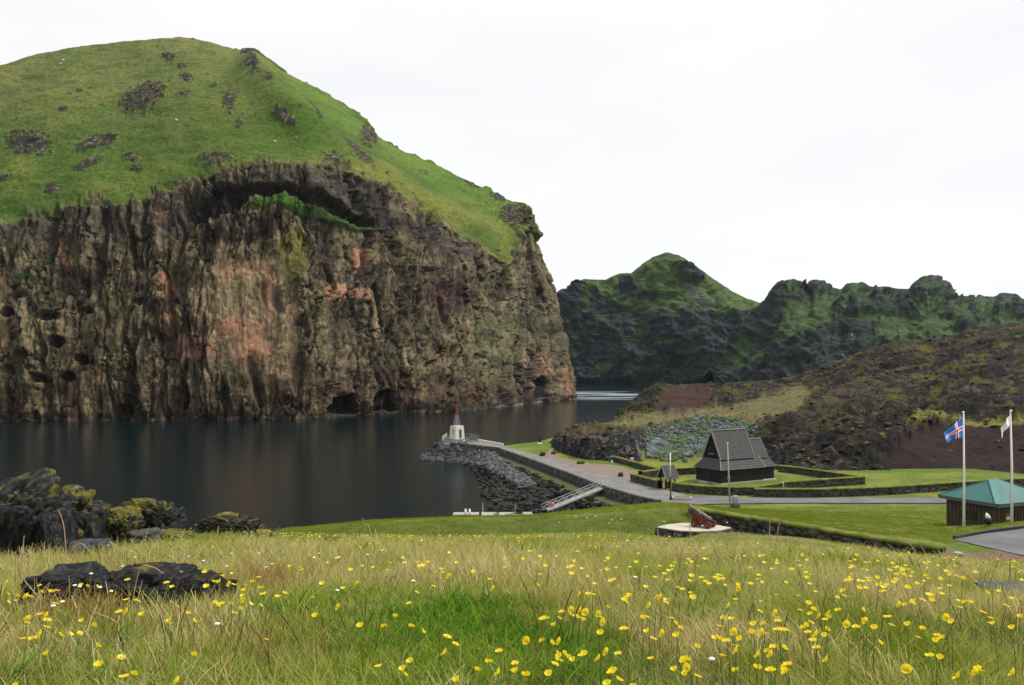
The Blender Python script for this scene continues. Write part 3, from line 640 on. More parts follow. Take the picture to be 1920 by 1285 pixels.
Zl = gsmooth(Zl, 6); Xl = (lx[None] - CX) / F * Dl
hx = lx[None] + 0 * Xl; hy = YH + F * (H - Zl) / Dl; tg = tt[:, None] + 0 * Xl
big = fbm(Xl / 16, Dl / 12, 0, 5, 121); med = ridged(Xl / 9, Dl / 6, 0, 4, 122); sm = fbm(Xl / 2.4, Dl / 2.4, 0, 5, 123, .6)
def sp2(poly, soft=6, wn_=9, sc=16, seed=131): return softpoly(hx, hy, poly, soft, wn_, sc, seed)
scoria = sp2([(1700, 895), (1640, 880), (1670, 850), (1720, 815), (1790, 795), (2000, 790), (2000, 900)], 5, 8)
redm = sp2([(1230, 770), (1245, 735), (1290, 728), (1340, 738), (1330, 760), (1290, 775)], 5, 7)
lup = sp2([(1215, 862), (1205, 825), (1240, 800), (1310, 785), (1385, 788), (1420, 800), (1400, 830), (1320, 850), (1290, 868)], 8, 12)
grassy = sp2([(1205, 880), (1195, 850), (1235, 862), (1300, 862), (1400, 872), (1450, 885), (1300, 900)], 6, 8) + sp2([(1060, 812), (1180, 785), (1400, 760), (1500, 722), (1530, 740), (1500, 775), (1400, 790), (1300, 786), (1200, 806), (1100, 812)], 7, 12, 18, 140) * .8
grassy = np.clip(grassy, 0, 1)
ruf = 1 - .85 * np.clip(scoria + redm * .8 + lup + grassy * .9, 0, 1)
ed = ss(0, .25, tg) * ss(1015, 1060, hx)
Dz = (big * 3.4 * ss(0, 1.0, tg) + med * 1.7 + np.maximum(sm, -.2) * .85) * ruf * ed + big * .5 * ed + ss(1.2, .2, 0 * hx + 1) * 0
crest = ss(3.3, 4, tg) * ss(5, 4, tg); Dz = Dz * (1 - .25 * crest)
Zl2 = Zl + Dz
pile = softpoly(hx, hy, [(1150, 800), (1158, 778), (1190, 752), (1235, 728), (1250, 735), (1230, 765), (1190, 790)], 3, 6, 9, 150)
Zl2 += pile * (.6 + 1.6 * np.maximum(sm, 0))
up = ss(.05, .55, big + .5 * sm)
rk = mix((.018, .016, .016), (.10, .092, .085), ss(.05, .5, fbm(Xl / 1.6, Dl / 2.2, Zl2 / 1.0, 5, 125, .62)))
rk = mix(rk, (.040, .027, .019), ss(-.05, .4, fbm(Xl / 9, Dl / 12, 0, 4, 126)) * .7)
moss = mix((.13, .115, .018), (.060, .062, .014), ss(-.3, .4, sm))
mm = ss(-.02, .26, sm * .7 + .7 * fbm(Xl / 9, Dl / 8, 0, 5, 127)) * (.35 + .65 * ss(1.2, 2.2, tg))
CL = mix(rk, moss, mm * .85); CL = mix(CL, (.010, .009, .010), ss(-.04, .2, fbm(Xl / 10, Dl / 6, 0, 5, 129, .62)) * .85)
brown = np.array((.085, .062, .034)); CL = mix(CL, brown, ss(1.8, 2.6, tg) * ss(3.6, 2.8, tg) * ss(-.2, .3, fbm(Xl / 20, Dl / 9, 0, 4, 128)) * ss(1700, 1500, hx) * .8)
CL = mix(CL, np.array((.026, .0145, .0135)) * (1 + .5 * sm[..., None]), scoria * .93); CL = CL * .85; CL = mix(CL, (.042, .019, .017), redm * .9)
CL = mix(CL, mix((.17, .16, .055), (.12, .10, .05), ss(-.3, .3, sm)), grassy * .85)
CL = mix(CL, (.12, .15, .03), sp2([(1205, 880), (1195, 850), (1300, 862), (1400, 872), (1450, 885), (1300, 900)], 5, 6) * .7)
CL = mix(CL, (.10, .11, .05), lup * .8)
CL = mix(CL, (.19, .18, .045), sp2([(1800, 800), (1700, 806), (1720, 800), (1800, 792), (2000, 790), (2000, 796)], 3, 4, 12, 160) * .8)
outc = sp2([(1045, 860), (1042, 835), (1060, 822), (1150, 820), (1225, 812), (1215, 850), (1190, 866), (1120, 866)], 4, 8, 14, 170)
CL = mix(CL, mix((.022, .021, .025), (.13, .12, .12), ss(.1, .5, fbm(Xl / 1.0, Dl / 1.6, 0, 4, 171))), outc * .8)
me = npmesh('lava_hill', np.stack([Xl, Dl, Zl2], -1), gridfaces(*Xl.shape), CL)
tag(link('lava_hill', me, vcmat('lava_cover', 1.2, .35, .8, .5)), 'rugged mossy lava slope rising on the right', None, None, 'structure')
def lava_z(px, d):
    i = int(np.argmin(np.abs(lx - px))); return float(np.interp(d, Dl[:, i], Zl2[:, i]))

# ================================================================== roads, yard, car park (sheets laid just above the land)
def gc(px, py, h=0.0): p = gz(px, py, ZC + .6 * float(ss(1300, 1800, px)) + h); return p
def poly_at(P, t):
    P = np.array(P, float); s = np.concatenate([[0], np.cumsum(np.linalg.norm(np.diff(P, axis=0), axis=1))]); s /= s[-1]
    return np.stack([np.interp(t, s, P[:, 0]), np.interp(t, s, P[:, 1])], -1)
def strip(name, label, ea, eb, mat, lift, n=160, m=9):            # ea, eb: the two edges in plan, metres
    t = np.linspace(0, 1, n); a = poly_at(ea, t); b_ = poly_at(eb, t); w = np.linspace(0, 1, m)[None, :, None]
    P2 = a[:, None] * (1 - w) + b_[:, None] * w; ew = (w - .5) * 2; dv_ = (b_ - a) / (np.linalg.norm(b_ - a, axis=1)[:, None] + 1e-6); P2 = P2 + dv_[:, None] * (ew * .45 * fbm(P2[..., 0:1] / 1.6, P2[..., 1:2] / 1.6, 0, 3, 44)); z = ground(P2[..., 0], P2[..., 1]) + lift
    me = npmesh(name, np.dstack([P2, z]), gridfaces(n, m)); o = link(name, me, mat); tag(o, label, None, None, 'structure'); return o
asphalt = plain('asphalt', (.12, .12, .13), .9, var=.3, scale=.35, bump=.2, detail=10)
paving = plain('jetty_paving', (.155, .15, .147), .9, var=.3, scale=.4, bump=.2, detail=10)
gravel = plain('reddish_gravel', (.17, .13, .105), .95, var=.14, scale=.8, bump=.3, detail=10)
g2 = lambda pts: [tuple(gc(*p)[:2]) for p in pts]
strip('gravel_yard', 'brownish gravel yard beside the jetty road', g2([(1022, 859), (1060, 870), (1108, 887), (1150, 899), (1205, 915), (1262, 928)]), g2([(1040, 855), (1070, 862), (1112, 870), (1150, 872), (1200, 887), (1266, 926)]), gravel, .05, 140, 40)
strip('path', 'gravel path curving from the yard to the shore lawn', g2([(1018, 858), (1028, 848), (1034, 838), (1038, 831)]), g2([(1042, 856), (1036, 847), (1042, 838), (1052, 829)]), gravel, .056, 60, 8)
strip('jetty_road', 'light grey road running out along the jetty', g2([(1262, 950), (1200, 932.5), (1171, 924), (1130, 911.5), (1071, 889), (999, 862.5), (935, 840), (876, 832.5)]),
      g2([(1285, 929), (1215, 912), (1150, 893), (1108, 886.6), (1060, 871), (1023, 859), (944, 836.5), (900, 829)]), paving, .09, 260, 9)
strip('harbour_road', 'grey asphalt road past the churchyard', g2([(1255, 946), (1330, 948.5), (1440, 948), (1600, 947.5), (1800, 947), (2100, 946)]), g2([(1275, 929.5), (1340, 933), (1420, 935), (1500, 936), (1785, 935), (2100, 932)]), asphalt, .13, 260, 9)
def rows_strip(name, label, A, B, mat, lift, n=60, m=24, kind='structure'):
    a = poly_at(A, np.linspace(0, 1, n)); b_ = poly_at(B, np.linspace(0, 1, n)); V = []
    for i in range(n):
        for j in range(m):
            q = a[i] + (b_[i] - a[i]) * j / (m - 1); p = on_ray(q[0], q[1], lift, 30, 66); V.append((p.x, p.y, p.z + lift))
    o = link(name, npmesh(name, V, gridfaces(n, m)), mat); tag(o, label, None, None, kind); return V
Vl = rows_strip('car_park', 'dark asphalt car park by the wooden hut', [(1789, 1010), (1850, 999.5), (1920, 990.5), (2120, 970)], [(1793, 1013), (1850, 1026), (1920, 1042), (2120, 1075)], asphalt, .05)
kb = MB(); kp_ = [Vector(Vl[i * 24]) for i in range(0, 60, 3)]
for i in range(len(kp_) - 1): kb.bar(kp_[i] + Vector((0, 0, .05)), kp_[i+1] + Vector((0, 0, .05)), .2, .26)
concrete = plain('concrete', (.32, .31, .29), .9, var=.15, scale=2.0, bump=.3); dkcon = plain('dark_kerb', (.035, .035, .038), .9)
tag(kb.build('kerb', dkcon), 'dark kerb along the far edge of the car park', 'kerb')

# ================================================================== stone walls with turf tops
M_turf = vcmat('turf', 3, .3, .6, .05); M_stone = vcmat('wall_stone', 2.5, .35, .8, .06)
def turf_wall(pts, h, th, label, group=None, ztop=None, zbot=None, seed=0, ds=.35, rows_=12, cat='stone wall', amp=1.0):
    P = np.array(pts, float); s = np.concatenate([[0], np.cumsum(np.linalg.norm(np.diff(P[:, :2], axis=0), axis=1))]); n = max(8, int(s[-1] / ds))
    t = np.linspace(0, s[-1], n); x = np.interp(t, s, P[:, 0]); y = np.interp(t, s, P[:, 1])
    tx = np.gradient(x); ty = np.gradient(y); l = np.hypot(tx, ty); nx, ny = ty / l, -tx / l
    nx, ny = gsmooth(nx, 1.2), gsmooth(ny, 1.2)
    zb = ground(x, y) - .15 if zbot is None else np.interp(t, s, zbot)
    zt = ground(x, y) + h if ztop is None else np.interp(t, s, ztop)
    cx, cy = x.mean(), y.mean()
    root = empty('stone_wall', (cx, cy, float(zb.mean())), 0, label, cat, group)
    o0 = np.array([cx, cy, float(zb.mean())])
    k = rows_; prof = [(-.5 * (1 + .12 * (1 - j / k)), j / k) for j in range(k + 1)] + [(-.5 + j / 4, 1.0) for j in range(1, 4)] + [(.5 * (1 + .12 * j / k), 1 - j / k) for j in range(k + 1)]
    pa = np.array(prof); off = pa[:, 0] * th; hh = pa[:, 1]
    X_ = x[:, None] + nx[:, None] * off; Y_ = y[:, None] + ny[:, None] * off; Z_ = zb[:, None] + (zt - zb)[:, None] * hh
    sx = .55; f1, f2, wi = worley(t[:, None] / sx + off[None] * 3, Z_ / .32, 0, 5 + seed)
    bulge = (f2 - f1) ; disp_ = np.clip(bulge, 0, .5) * .22 * amp
    sgn = np.sign(off); X_ += nx[:, None] * sgn * disp_; Y_ += ny[:, None] * sgn * disp_
    c = mix((.012, .012, .013), mix((.045, .043, .04), (.10, .095, .085), wi), ss(.03, .25, bulge)); c = mix(c, (.07, .08, .025), ss(.2, .5, fbm(t[:, None] / .8, Z_ / .6, 0, 3, seed + 2)) * .4)
    V = np.dstack([X_, Y_, Z_]) - o0; nv = V.shape[1]
    F_ = gridfaces(n, nv); V2 = V.reshape(-1, 3)
    link('stonework', npmesh('stonework', V2, F_, c), M_stone, root)
    # turf
    off2 = np.array([-.5, -.58, -.54, -.3, 0, .3, .54, .58, .5]) * (th + .16); h2 = np.array([-.12, -.05, .06, .13, .15, .13, .06, -.05, -.12])
    nn_ = fbm(t[:, None] / .5, off2[None] * 2, 0, 4, seed + 7)
    X_ = x[:, None] + nx[:, None] * off2 * (1 + .12 * nn_); Y_ = y[:, None] + ny[:, None] * off2 * (1 + .12 * nn_); Z_ = zt[:, None] + h2 + nn_ * .07
    c = mix((.075, .105, .014), (.155, .150, .032), ss(-.4, .4, fbm(t[:, None] / 1.3, off2[None], 0, 4, seed + 9)))
    link('turf_cap', npmesh('turf_cap', (np.dstack([X_, Y_, Z_]) - o0), gridfaces(n, len(off2)), c), M_turf, root)
    for e in (0, -1):                                                        # end faces
        pass
    return root
nwp = [(1299, 951), (1320, 955), (1380, 965), (1440, 974), (1515, 986), (1590, 999), (1690, 1014), (1752, 1024)]
pts = []; zt_ = []; zb_ = []
for px, py in nwp:
    d = float(np.interp(px, PXF, KD[:, 7])) - .2; p = at(px, py, d); pts.append((p.x, p.y)); zt_.append(p.z - .05); zb_.append(G(p.x, p.y - 1.4) - .4)
pts.append((pts[-1][0] + .7, pts[-1][1] + .9)); zt_.append(zt_[-1] - .1); zb_.append(zb_[-1])
turf_wall(pts, 1, .7, 'long dark stone wall with grass growing over its top, beside the cannon', None, zt_, zb_, 1, ds=.16, rows_=14, amp=1.5)
yw = 'stone walls around the dark wooden church'
turf_wall(g2([(1262, 920.5), (1310, 926), (1365, 929), (1414, 928.5), (1450, 923), (1470, 918.5), (1540, 913.5), (1619, 908)]), 1.35, .8, 'front churchyard wall, turf topped, bending in front of the church', yw, seed=2)
turf_wall(g2([(1617, 907), (1560, 898), (1500, 889), (1462, 884.5)]), 1.25, .8, 'back churchyard wall running from the church to the far corner', yw, seed=3)
turf_wall(g2([(1186, 903), (1215, 911), (1238, 917)]), 1.35, .8, 'short churchyard wall left of the small gatehouse', yw, seed=4)
turf_wall(g2([(1200, 897.5), (1240, 892.5), (1303, 889)]), 1.3, .8, 'inner churchyard wall between the gatehouse and the church side', yw, seed=5)
turf_wall(g2([(1414, 931.5), (1470, 932), (1540, 932), (1600, 930.5), (1680, 927), (1760, 921), (1860, 914), (1960, 909)]), 1.3, .8, 'long low turf-topped wall between the road and the lava slope', None, seed=6)
turf_wall(g2([(1150, 865), (1180, 873), (1210, 882), (1238, 890)]), 1.1, .8, 'low turf-topped wall at the back of the gravel yard', None, seed=7)
# jetty retaining wall
ja = [gxy(*p) for p in [(874, 834), (935, 841), (999, 863.5), (1071, 890), (1130, 912.5), (1171, 925), (1200, 933.5), (1240, 941)]]
turf = None
def jetty_wall():
    P = np.array(ja); s = np.concatenate([[0], np.cumsum(np.linalg.norm(np.diff(P, axis=0), axis=1))]); n = int(s[-1] / .35); t = np.linspace(0, s[-1], n)
    x = np.interp(t, s, P[:, 0]); y = np.interp(t, s, P[:, 1]); tx = np.gradient(x); ty = np.gradient(y); l = np.hypot(tx, ty); nx, ny = gsmooth(-ty / l, 2), gsmooth(tx / l, 2)
    if nx.mean() > 0: nx, ny = -nx, -ny
    pr = [(.55, -2.2), (.5, -1.5), (.45, -1.1), (.42, -.7), (.4, -.3), (.38, 0), (.36, .28), (.0, .3), (-.1, .3), (-.12, -.3)]
    off = np.array([p[0] for p in pr]); hz = np.array([p[1] for p in pr])
    f1, f2, wi = worley(t[:, None] / .8, hz[None] / .4 + 0 * t[:, None], 0, 8); b_ = np.clip(f2 - f1, 0, .5)
    X_ = x[:, None] + nx[:, None] * (off + b_ * .35); Y_ = y[:, None] + ny[:, None] * (off + b_ * .35); Z_ = ZC + hz[None] + .08 * fbm(t[:, None] / 3, 0, 0, 3, 4)
    c = mix((.014, .014, .016), mix((.05, .048, .045), (.13, .125, .115), wi), ss(.03, .25, b_)); c = np.where((hz[None, :, None] > .25), np.array((.09, .088, .08)), c)
    o = link('jetty_wall', npmesh('jetty_wall', np.dstack([X_, Y_, Z_]), gridfaces(n, len(pr)), c), M_stone); tag(o, 'dark stone retaining wall along the inner edge of the jetty road', 'stone wall')
jetty_wall()

# ================================================================== loose rock
import bmesh
def ico(sub):
    bm = bmesh.new(); bmesh.ops.create_icosphere(bm, subdivisions=sub, radius=1); V = np.array([v.co[:] for v in bm.verts]); F_ = np.array([[v.index for v in f.verts] for f in bm.faces]); bm.free(); return V, F_
ICO = {k: ico(k) for k in (1, 2, 3, 4, 6)}
def rockpack(name, label, pos, size, cols, mat, kind='stuff', sub=1, flat=.7, seed=0):     # many loose stones as one mesh
    V, F_ = ICO[sub]; n = len(pos); r = np.random.RandomState(seed); VV_ = []; 
    nv = 12
    bases = [V * (1 + .38 * r.normal(size=(len(V), 1)).clip(-1.2, 1.2)) for _ in range(nv)]
    a = r.rand(n) * 6.28; k = r.randint(0, nv, n); sc = np.stack([size * (.8 + .5 * r.rand(n)), size * (.8 + .5 * r.rand(n)), size * flat * (.6 + .7 * r.rand(n))], 1)
    B = np.stack(bases)[k] * sc[:, None]; ca_, sa = np.cos(a)[:, None], np.sin(a)[:, None]
    X_ = B[..., 0] * ca_ - B[..., 1] * sa; Y_ = B[..., 0] * sa + B[..., 1] * ca_
    Vt = np.stack([X_, Y_, B[..., 2]], -1) + pos[:, None]
    Ft = (F_[None] + (np.arange(n) * len(V))[:, None, None]).reshape(-1, 3)
    o = link(name, npmesh(name, Vt, Ft, np.repeat(cols, len(V), 0), smooth=False), mat); return tag(o, label, None, None, kind)
M_rub = vcmat('rubble', 5, .3, .5, .05)
r = np.random.RandomState(3)
jb = [gxy(846, 834)] + ja
n = 3300; t = r.rand(n); E = poly_at(jb, t * .64); E2 = poly_at(jb, np.clip(t * .64 + .002, 0, 1)); dvec = E2 - E; dvec /= np.linalg.norm(dvec, axis=1)[:, None]
nrm = np.stack([-dvec[:, 1], dvec[:, 0]], 1); nrm[nrm[:, 0] > 0] *= -1
start = np.interp(t, [0, .25, .5, 1], [.2, 1.0, 3.5, 6.0]); wd = np.interp(t, [0, .25, .5, 1], [3, 6, 4.5, 3.0])
Q = E + nrm * (start + wd * r.rand(n) ** .9)[:, None]
gcol = np.array((.105, .107, .108))[None] * (.35 + .95 * r.rand(n))[:, None]
rockpack('riprap', 'light grey boulders heaped along the inside of the jetty', np.column_stack([Q, ground(Q[:, 0], Q[:, 1]) + .12]), .28 + .38 * r.rand(n), gcol, M_rub, seed=1)
n = 9000; tx_ = at(790, 840, 1).x; X0 = r.uniform(-26, -11, n); Y0 = r.uniform(212, 262, n); cz0, cs0 = coast_z(X0, Y0); k0 = (cs0 < -.2) & (cs0 > -8) & (cz0 > -.3)
X0, Y0, cz0 = X0[k0], Y0[k0], cz0[k0]; rockpack('quay_rocks', 'dark rocks piled round the foot of the jetty head', np.column_stack([X0, Y0, cz0 + .1]), .35 + .5 * r.rand(len(X0)), np.array((.07, .07, .075))[None] * (.3 + .9 * r.rand(len(X0)))[:, None], M_rub, seed=9)
n = 3400; t = r.rand(n); E = poly_at(ja, t); E2 = poly_at(ja, np.clip(t + .002, 0, 1)); dvec = E2 - E; dvec /= np.linalg.norm(dvec, axis=1)[:, None] + 1e-9
nrm = np.stack([-dvec[:, 1], dvec[:, 0]], 1); nrm[nrm[:, 0] > 0] *= -1
Q = E + nrm * (3 + 30 * r.rand(n) ** 1.1 * np.interp(t, [0, .15, .8, 1], [.35, .8, .9, .3]))[:, None]
zq = ground(Q[:, 0], Q[:, 1]); k = (zq > -.5) & (Q[:, 1] > 118); Q = Q[k]; zq = zq[k]; n = len(Q)
dcol = np.array((.019, .019, .022))[None] * (.3 + 1.3 * r.rand(n) ** 2)[:, None]; wl = r.rand(n) < .2; dcol[wl] = (.045, .05, .02)
rockpack('tidal_rocks', 'dark weedy rocks at the waterline inside the jetty', np.column_stack([Q, zq + .05]), .25 + .55 * r.rand(n) ** 2, dcol, M_rub, seed=2, flat=.55)
# rubble on the lava slope
okm = (1 - np.clip(lup + grassy + scoria * .93 + redm * .7, 0, 1)) * (tg > .1) * (tg < 4.15) * (hx > 1045) * (hx < 1980)
okm = okm * (.35 + ss(.3, -.3, sm)); ii = np.flatnonzero(r.rand(*okm.shape).ravel() < okm.ravel() * .034)
ps = np.stack([Xl.ravel()[ii], Dl.ravel()[ii], Zl2.ravel()[ii]], 1); n = len(ii); print('rubble', n)
cc_ = np.array((.052, .047, .044))[None] * (.25 + 1.3 * r.rand(n) ** 2.6)[:, None]; mo = r.rand(n) < .25; cc_[mo] = np.array((.10, .095, .026)) * (.5 + .8 * r.rand(mo.sum()))[:, None]
rockpack('lava_rubble', 'dark and mossy lava blocks strewn over the slope', ps, (.15 + .7 * r.rand(n) ** 5), cc_, M_rub, seed=4, flat=.6)
ii = np.flatnonzero(r.rand(*lup.shape).ravel() < (lup.ravel() > .5) * .22)
ps = np.stack([Xl.ravel()[ii], Dl.ravel()[ii], Zl2.ravel()[ii] + .15], 1); n = len(ii); print('lupin', n)
bl = ss(-.1, .2, fbm(ps[:, 0] / 5, ps[:, 1] / 7, 0, 3, 180)) * .85 + .05
cc_ = np.where((r.rand(n) < bl)[:, None], np.array((.125, .135, .165))[None], np.array((.065, .10, .045))[None]) * (.6 + .7 * r.rand(n))[:, None]
rockpack('lupine_patch', 'blue grey lupines covering the slope behind the church', ps, .2 + .5 * r.rand(n) ** 2, cc_, M_rub, seed=5, flat=.7)
# crags and blocks on the shore pile
def boulder(name, label, p, sx, sy, sz, cat, group=None, seed=0, moss=.3, sub=4, rough=1.0, rz=0, col=(.020, .020, .022), sink=.25, mosscol=(.125, .115, .020), parent=None):
    V, F_ = ICO[sub]; V = V.copy(); q = V * 1.3
    w1_, w2_, wi_ = worley(q[:, 0] * 1.7 + 3, q[:, 1] * 1.7, q[:, 2] * 2.2, seed); w3_, w4_, wj_ = worley(q[:, 0] * 4.5 + 3, q[:, 1] * 4.5, q[:, 2] * 6, seed + 1)
    d = .38 * fbm(q[:, 0] * .9, q[:, 1] * .9, q[:, 2] * .9, 2, seed) + rough * (.20 * (wi_ - .5) - .035 * ss(.10, 0, w4_ - w3_)) + .07 * rough * ridged(q[:, 0] * 2, q[:, 1] * 2, q[:, 2] * 2, 4, seed + 3) + .05 * rough * fbm(q[:, 0] * 7, q[:, 1] * 7, q[:, 2] * 7, 4, seed + 5)
    f1, f2, wi = worley(q[:, 0] * 1.3 + 9, q[:, 1] * 1.3, q[:, 2] * 1.3, seed); d += -.06 * rough * ss(.10, 0, f2 - f1)
    V = np.sign(V) * np.abs(V) ** .62 * (1 + d)[:, None] * .85
    nz_ = V[:, 2] / (np.linalg.norm(V, axis=1) + 1e-6)
    mm_ = ss(.02, .42, nz_ * .5 + fbm(q[:, 0] * 3.2, q[:, 1] * 3.2, q[:, 2] * 4, 5, seed + 8, .62) * 1.0 + moss - .5)
    g_ = fbm(q[:, 0] * 9, q[:, 1] * 9, q[:, 2] * 9, 4, seed + 9)
    c = np.array(col)[None] * (1 + .6 * g_)[:, None] ; c = mix(c, (.10, .095, .075), ss(.2, .5, g_ + .2 * nz_) * .5 * min(1, rough)); c = mix(c, np.array(mosscol)[None] * (1 + .5 * g_)[:, None], mm_)
    V = V + (V / (np.linalg.norm(V, axis=1)[:, None] + 1e-6)) * (mm_ * .035 * (1 + fbm(q[:, 0] * 12, q[:, 1] * 12, q[:, 2] * 12, 2, 3)))[:, None]
    ca_, sa = math.cos(rz), math.sin(rz); V = V * np.array([sx, sy, sz]); V = np.stack([V[:, 0] * ca_ - V[:, 1] * sa, V[:, 0] * sa + V[:, 1] * ca_, V[:, 2] + sz * (1 - 2 * sink) * .8], 1)
    o = link(name, npmesh(name, V, F_, c), M_bould); o.location = p; tag(o, label, cat, group); return o
M_bould = vcmat('boulder_rock', 16, .45, 1.0, .04)
def bld(px, row, d, w, h, label, name='boulder', cat='boulder', **k):
    x = (px - CX) / F * d; z = H - (row - YH) / F * d; s_ = d / F
    return boulder(name, label, (x, d, z), w * s_ * .5, w * s_ * .42, h * s_ * .5, cat, **k)
bld(26, 1040, 10.6, 200, 205, 'huge black lava boulder rising at the left edge of the picture', seed=11, moss=.02, sub=6, rough=1.1)
bld(112, 1018, 12.0, 150, 150, 'big lava boulder with yellow-green moss sloping down its right flank', seed=12, moss=.28, sub=6)
bld(203, 1025, 12.6, 112, 104, 'rounded boulder almost covered in golden moss', seed=13, moss=.42, sub=6, rough=1.0)
bld(284, 1010, 14.5, 122, 104, 'dark boulder speckled with moss, right end of the boulder pile by the water', seed=14, moss=.16, sub=6, rough=1.3)
bld(168, 1042, 10.0, 84, 52, 'smooth dark grey boulder lying below the mossy golden one', seed=15, moss=-.5, sub=4, rough=.35, col=(.05, .052, .058))
bld(272, 1020, 12.2, 64, 40, 'smooth grey-brown boulder in front of the dark speckled one', seed=16, moss=-.4, sub=4, rough=.4, col=(.07, .065, .06))
bld(422, 1024, 16.5, 104, 88, 'lone dark boulder standing against the water left of the green bank', seed=17, moss=.1, sub=6, rough=1.2)
bld(482, 1003, 18.0, 40, 24, 'small dark rock between the lone boulder and the green bank', seed=18, moss=.1)
bld(85, 1022, 10.5, 50, 36, 'small mossy rock tucked under the big boulders', seed=19, moss=.6)
bld(122, 1016, 11.2, 55, 32, 'flat brown-green mossy rock between the big boulders', seed=20, moss=.5)
bld(322, 1016, 13.0, 80, 30, 'low mossy hummock of rock right of the boulder pile', seed=21, moss=.6, cat='mossy rock', name='mossy_rock')
bld(380, 1022, 14.0, 90, 24, 'flat mossy hummock in front of the lone dark boulder', seed=22, moss=.55, cat='mossy rock', name='mossy_rock')
bld(468, 1014, 17.0, 90, 26, 'broad mossy hummock at the left foot of the green bank', seed=23, moss=.7, cat='mossy rock', name='mossy_rock')
bld(622, 1026, 17.0, 52, 24, 'dark rock half buried where the meadow meets the green bank', seed=24, moss=.0)
bld(648, 1024, 18.0, 26, 18, 'small dark rock touching the half buried one by the bank', seed=25, moss=.1)
bld(926, 1090, 6.2, 40, 28, 'small black stone lying alone in the middle of the meadow', seed=26, moss=-.4, cat='stone', name='stone')
bld(1900, 1132, 5.2, 150, 56, 'long grey flat stone at the right edge of the meadow', seed=27, moss=-.5, rough=.5, col=(.12, .12, .125), cat='stone', name='stone')
bld(1797, 1040, 45, 16, 8, 'pale rounded stone beside the red soil track', seed=28, moss=-.9, rough=.3, col=(.4, .42, .4), cat='stone', name='stone', sub=3)
bld(130, 1135, 4.5, 165, 100, 'blue-black flat lava slab at the left end of the long outcrop in the grass', seed=31, moss=-.25, sub=6, rough=.6, name='lava_slab', cat='lava rock', col=(.020, .021, .025))
bld(262, 1148, 4.35, 225, 124, 'long black lava slab in the middle of the outcrop in the grass', seed=32, moss=-.15, sub=6, rough=.7, name='lava_slab', cat='lava rock', col=(.015, .015, .017))
bld(375, 1138, 4.4, 118, 100, 'pointed black lava slab with a green moss seam, right end of the outcrop', seed=33, moss=.02, sub=6, rough=.7, name='lava_slab', cat='lava rock', col=(.018, .018, .020))
def bl2(px, row, w, h, label, **k):
    p = gc(px, row); s_ = p.y / F; return boulder(k.pop('name', 'boulder'), label, (p.x, p.y, p.z - .1), w * s_ * .5, w * s_ * .5, h * s_ * .55, k.pop('cat', 'boulder'), **k)
bl2(1017, 855, 12, 11, 'dark boulder on the lawn left of the gravel path', seed=41, moss=.1, sub=3)
bl2(1037, 852, 9, 8, 'dark boulder on the right side of the gravel path', seed=42, moss=.1, sub=3)
bl2(1164, 894, 11, 13, 'pointed brown boulder at the corner of the gravel yard by the road', seed=43, moss=.0, sub=3, col=(.06, .04, .035))
bl2(1089, 870, 15, 9, 'low dark green bush at the edge of the gravel yard', name='bush', cat='bush', seed=44, moss=.9, sub=4, mosscol=(.05, .07, .02))

# ================================================================== the stave church
dkwood = plain('tarred_wood', (.012, .011, .011), .75, var=.35, scale=9, bump=.5, stretch=(1, 1, .15), spec=.3)
shingle = plain('wood_shingles', (.038, .037, .038), .85, var=.6, scale=6, bump=.9, col2=(.11, .108, .11))
pale = plain('weathered_board', (.23, .22, .20), .8, var=.2, scale=6)
def roof_slab(mb, a, b, c, d, th=.12): mb.slab([a, b, c, d], th)
def shingles(mb, a, b, c, d, rows_=12):                    # overlapping courses from eave (a,b) to ridge (d,c)
    a, b, c, d = map(Vector, (a, b, c, d)); n = (b - a).cross(c - a).normalized()
    if n.z < 0: n = -n
    for i in range(rows_):
        t0, t1 = i / rows_, min(1, (i + 1.15) / rows_)
        p = [a.lerp(d, t0) + n * .06, b.lerp(c, t0) + n * .06, b.lerp(c, t1) + n * .005, a.lerp(d, t1) + n * .005]
        mb.slab(p, .05)
yaw = R(29); O = gc(1352, 909, 0); O.z = ZC + .1
ch = empty('stave_church', O, yaw, 'black tarred wooden stave church with steep shingled roofs inside the turf walls', 'church')
def wallbox(name, x0, x1, y0, y1, z0, z1, par=ch):
    mb = MB(); mb.box(x0, x1, y0, y1, z0, z1)
    for x in np.arange(x0 + .25, x1, .5):
        mb.box(x - .04, x + .04, y0 - .035, y0, z0 + .1, z1 - .1); mb.box(x - .04, x + .04, y1, y1 + .035, z0 + .1, z1 - .1)
    for y in np.arange(y0 + .25, y1, .5):
        mb.box(x0 - .035, x0, y - .04, y + .04, z0 + .1, z1 - .1); mb.box(x1, x1 + .035, y - .04, y + .04, z0 + .1, z1 - .1)
    return mb.build(name, dkwood, par)
MB().box(-.25, 14.1, -.25, 6.85, -.5, .12).build('foundation', concrete, ch)
wallbox('aisle_wall', 0, 10.6, 0, 6.6, .1, 2.5); wallbox('chancel_wall', 10.6, 13.9, .5, 6.1, .1, 2.5)
wallbox('nave_wall', 1.0, 9.0, 1.3, 5.3, 2.5, 4.6); wallbox('chancel_upper_wall', 9.0, 12.9, 1.7, 4.9, 2.5, 4.3)
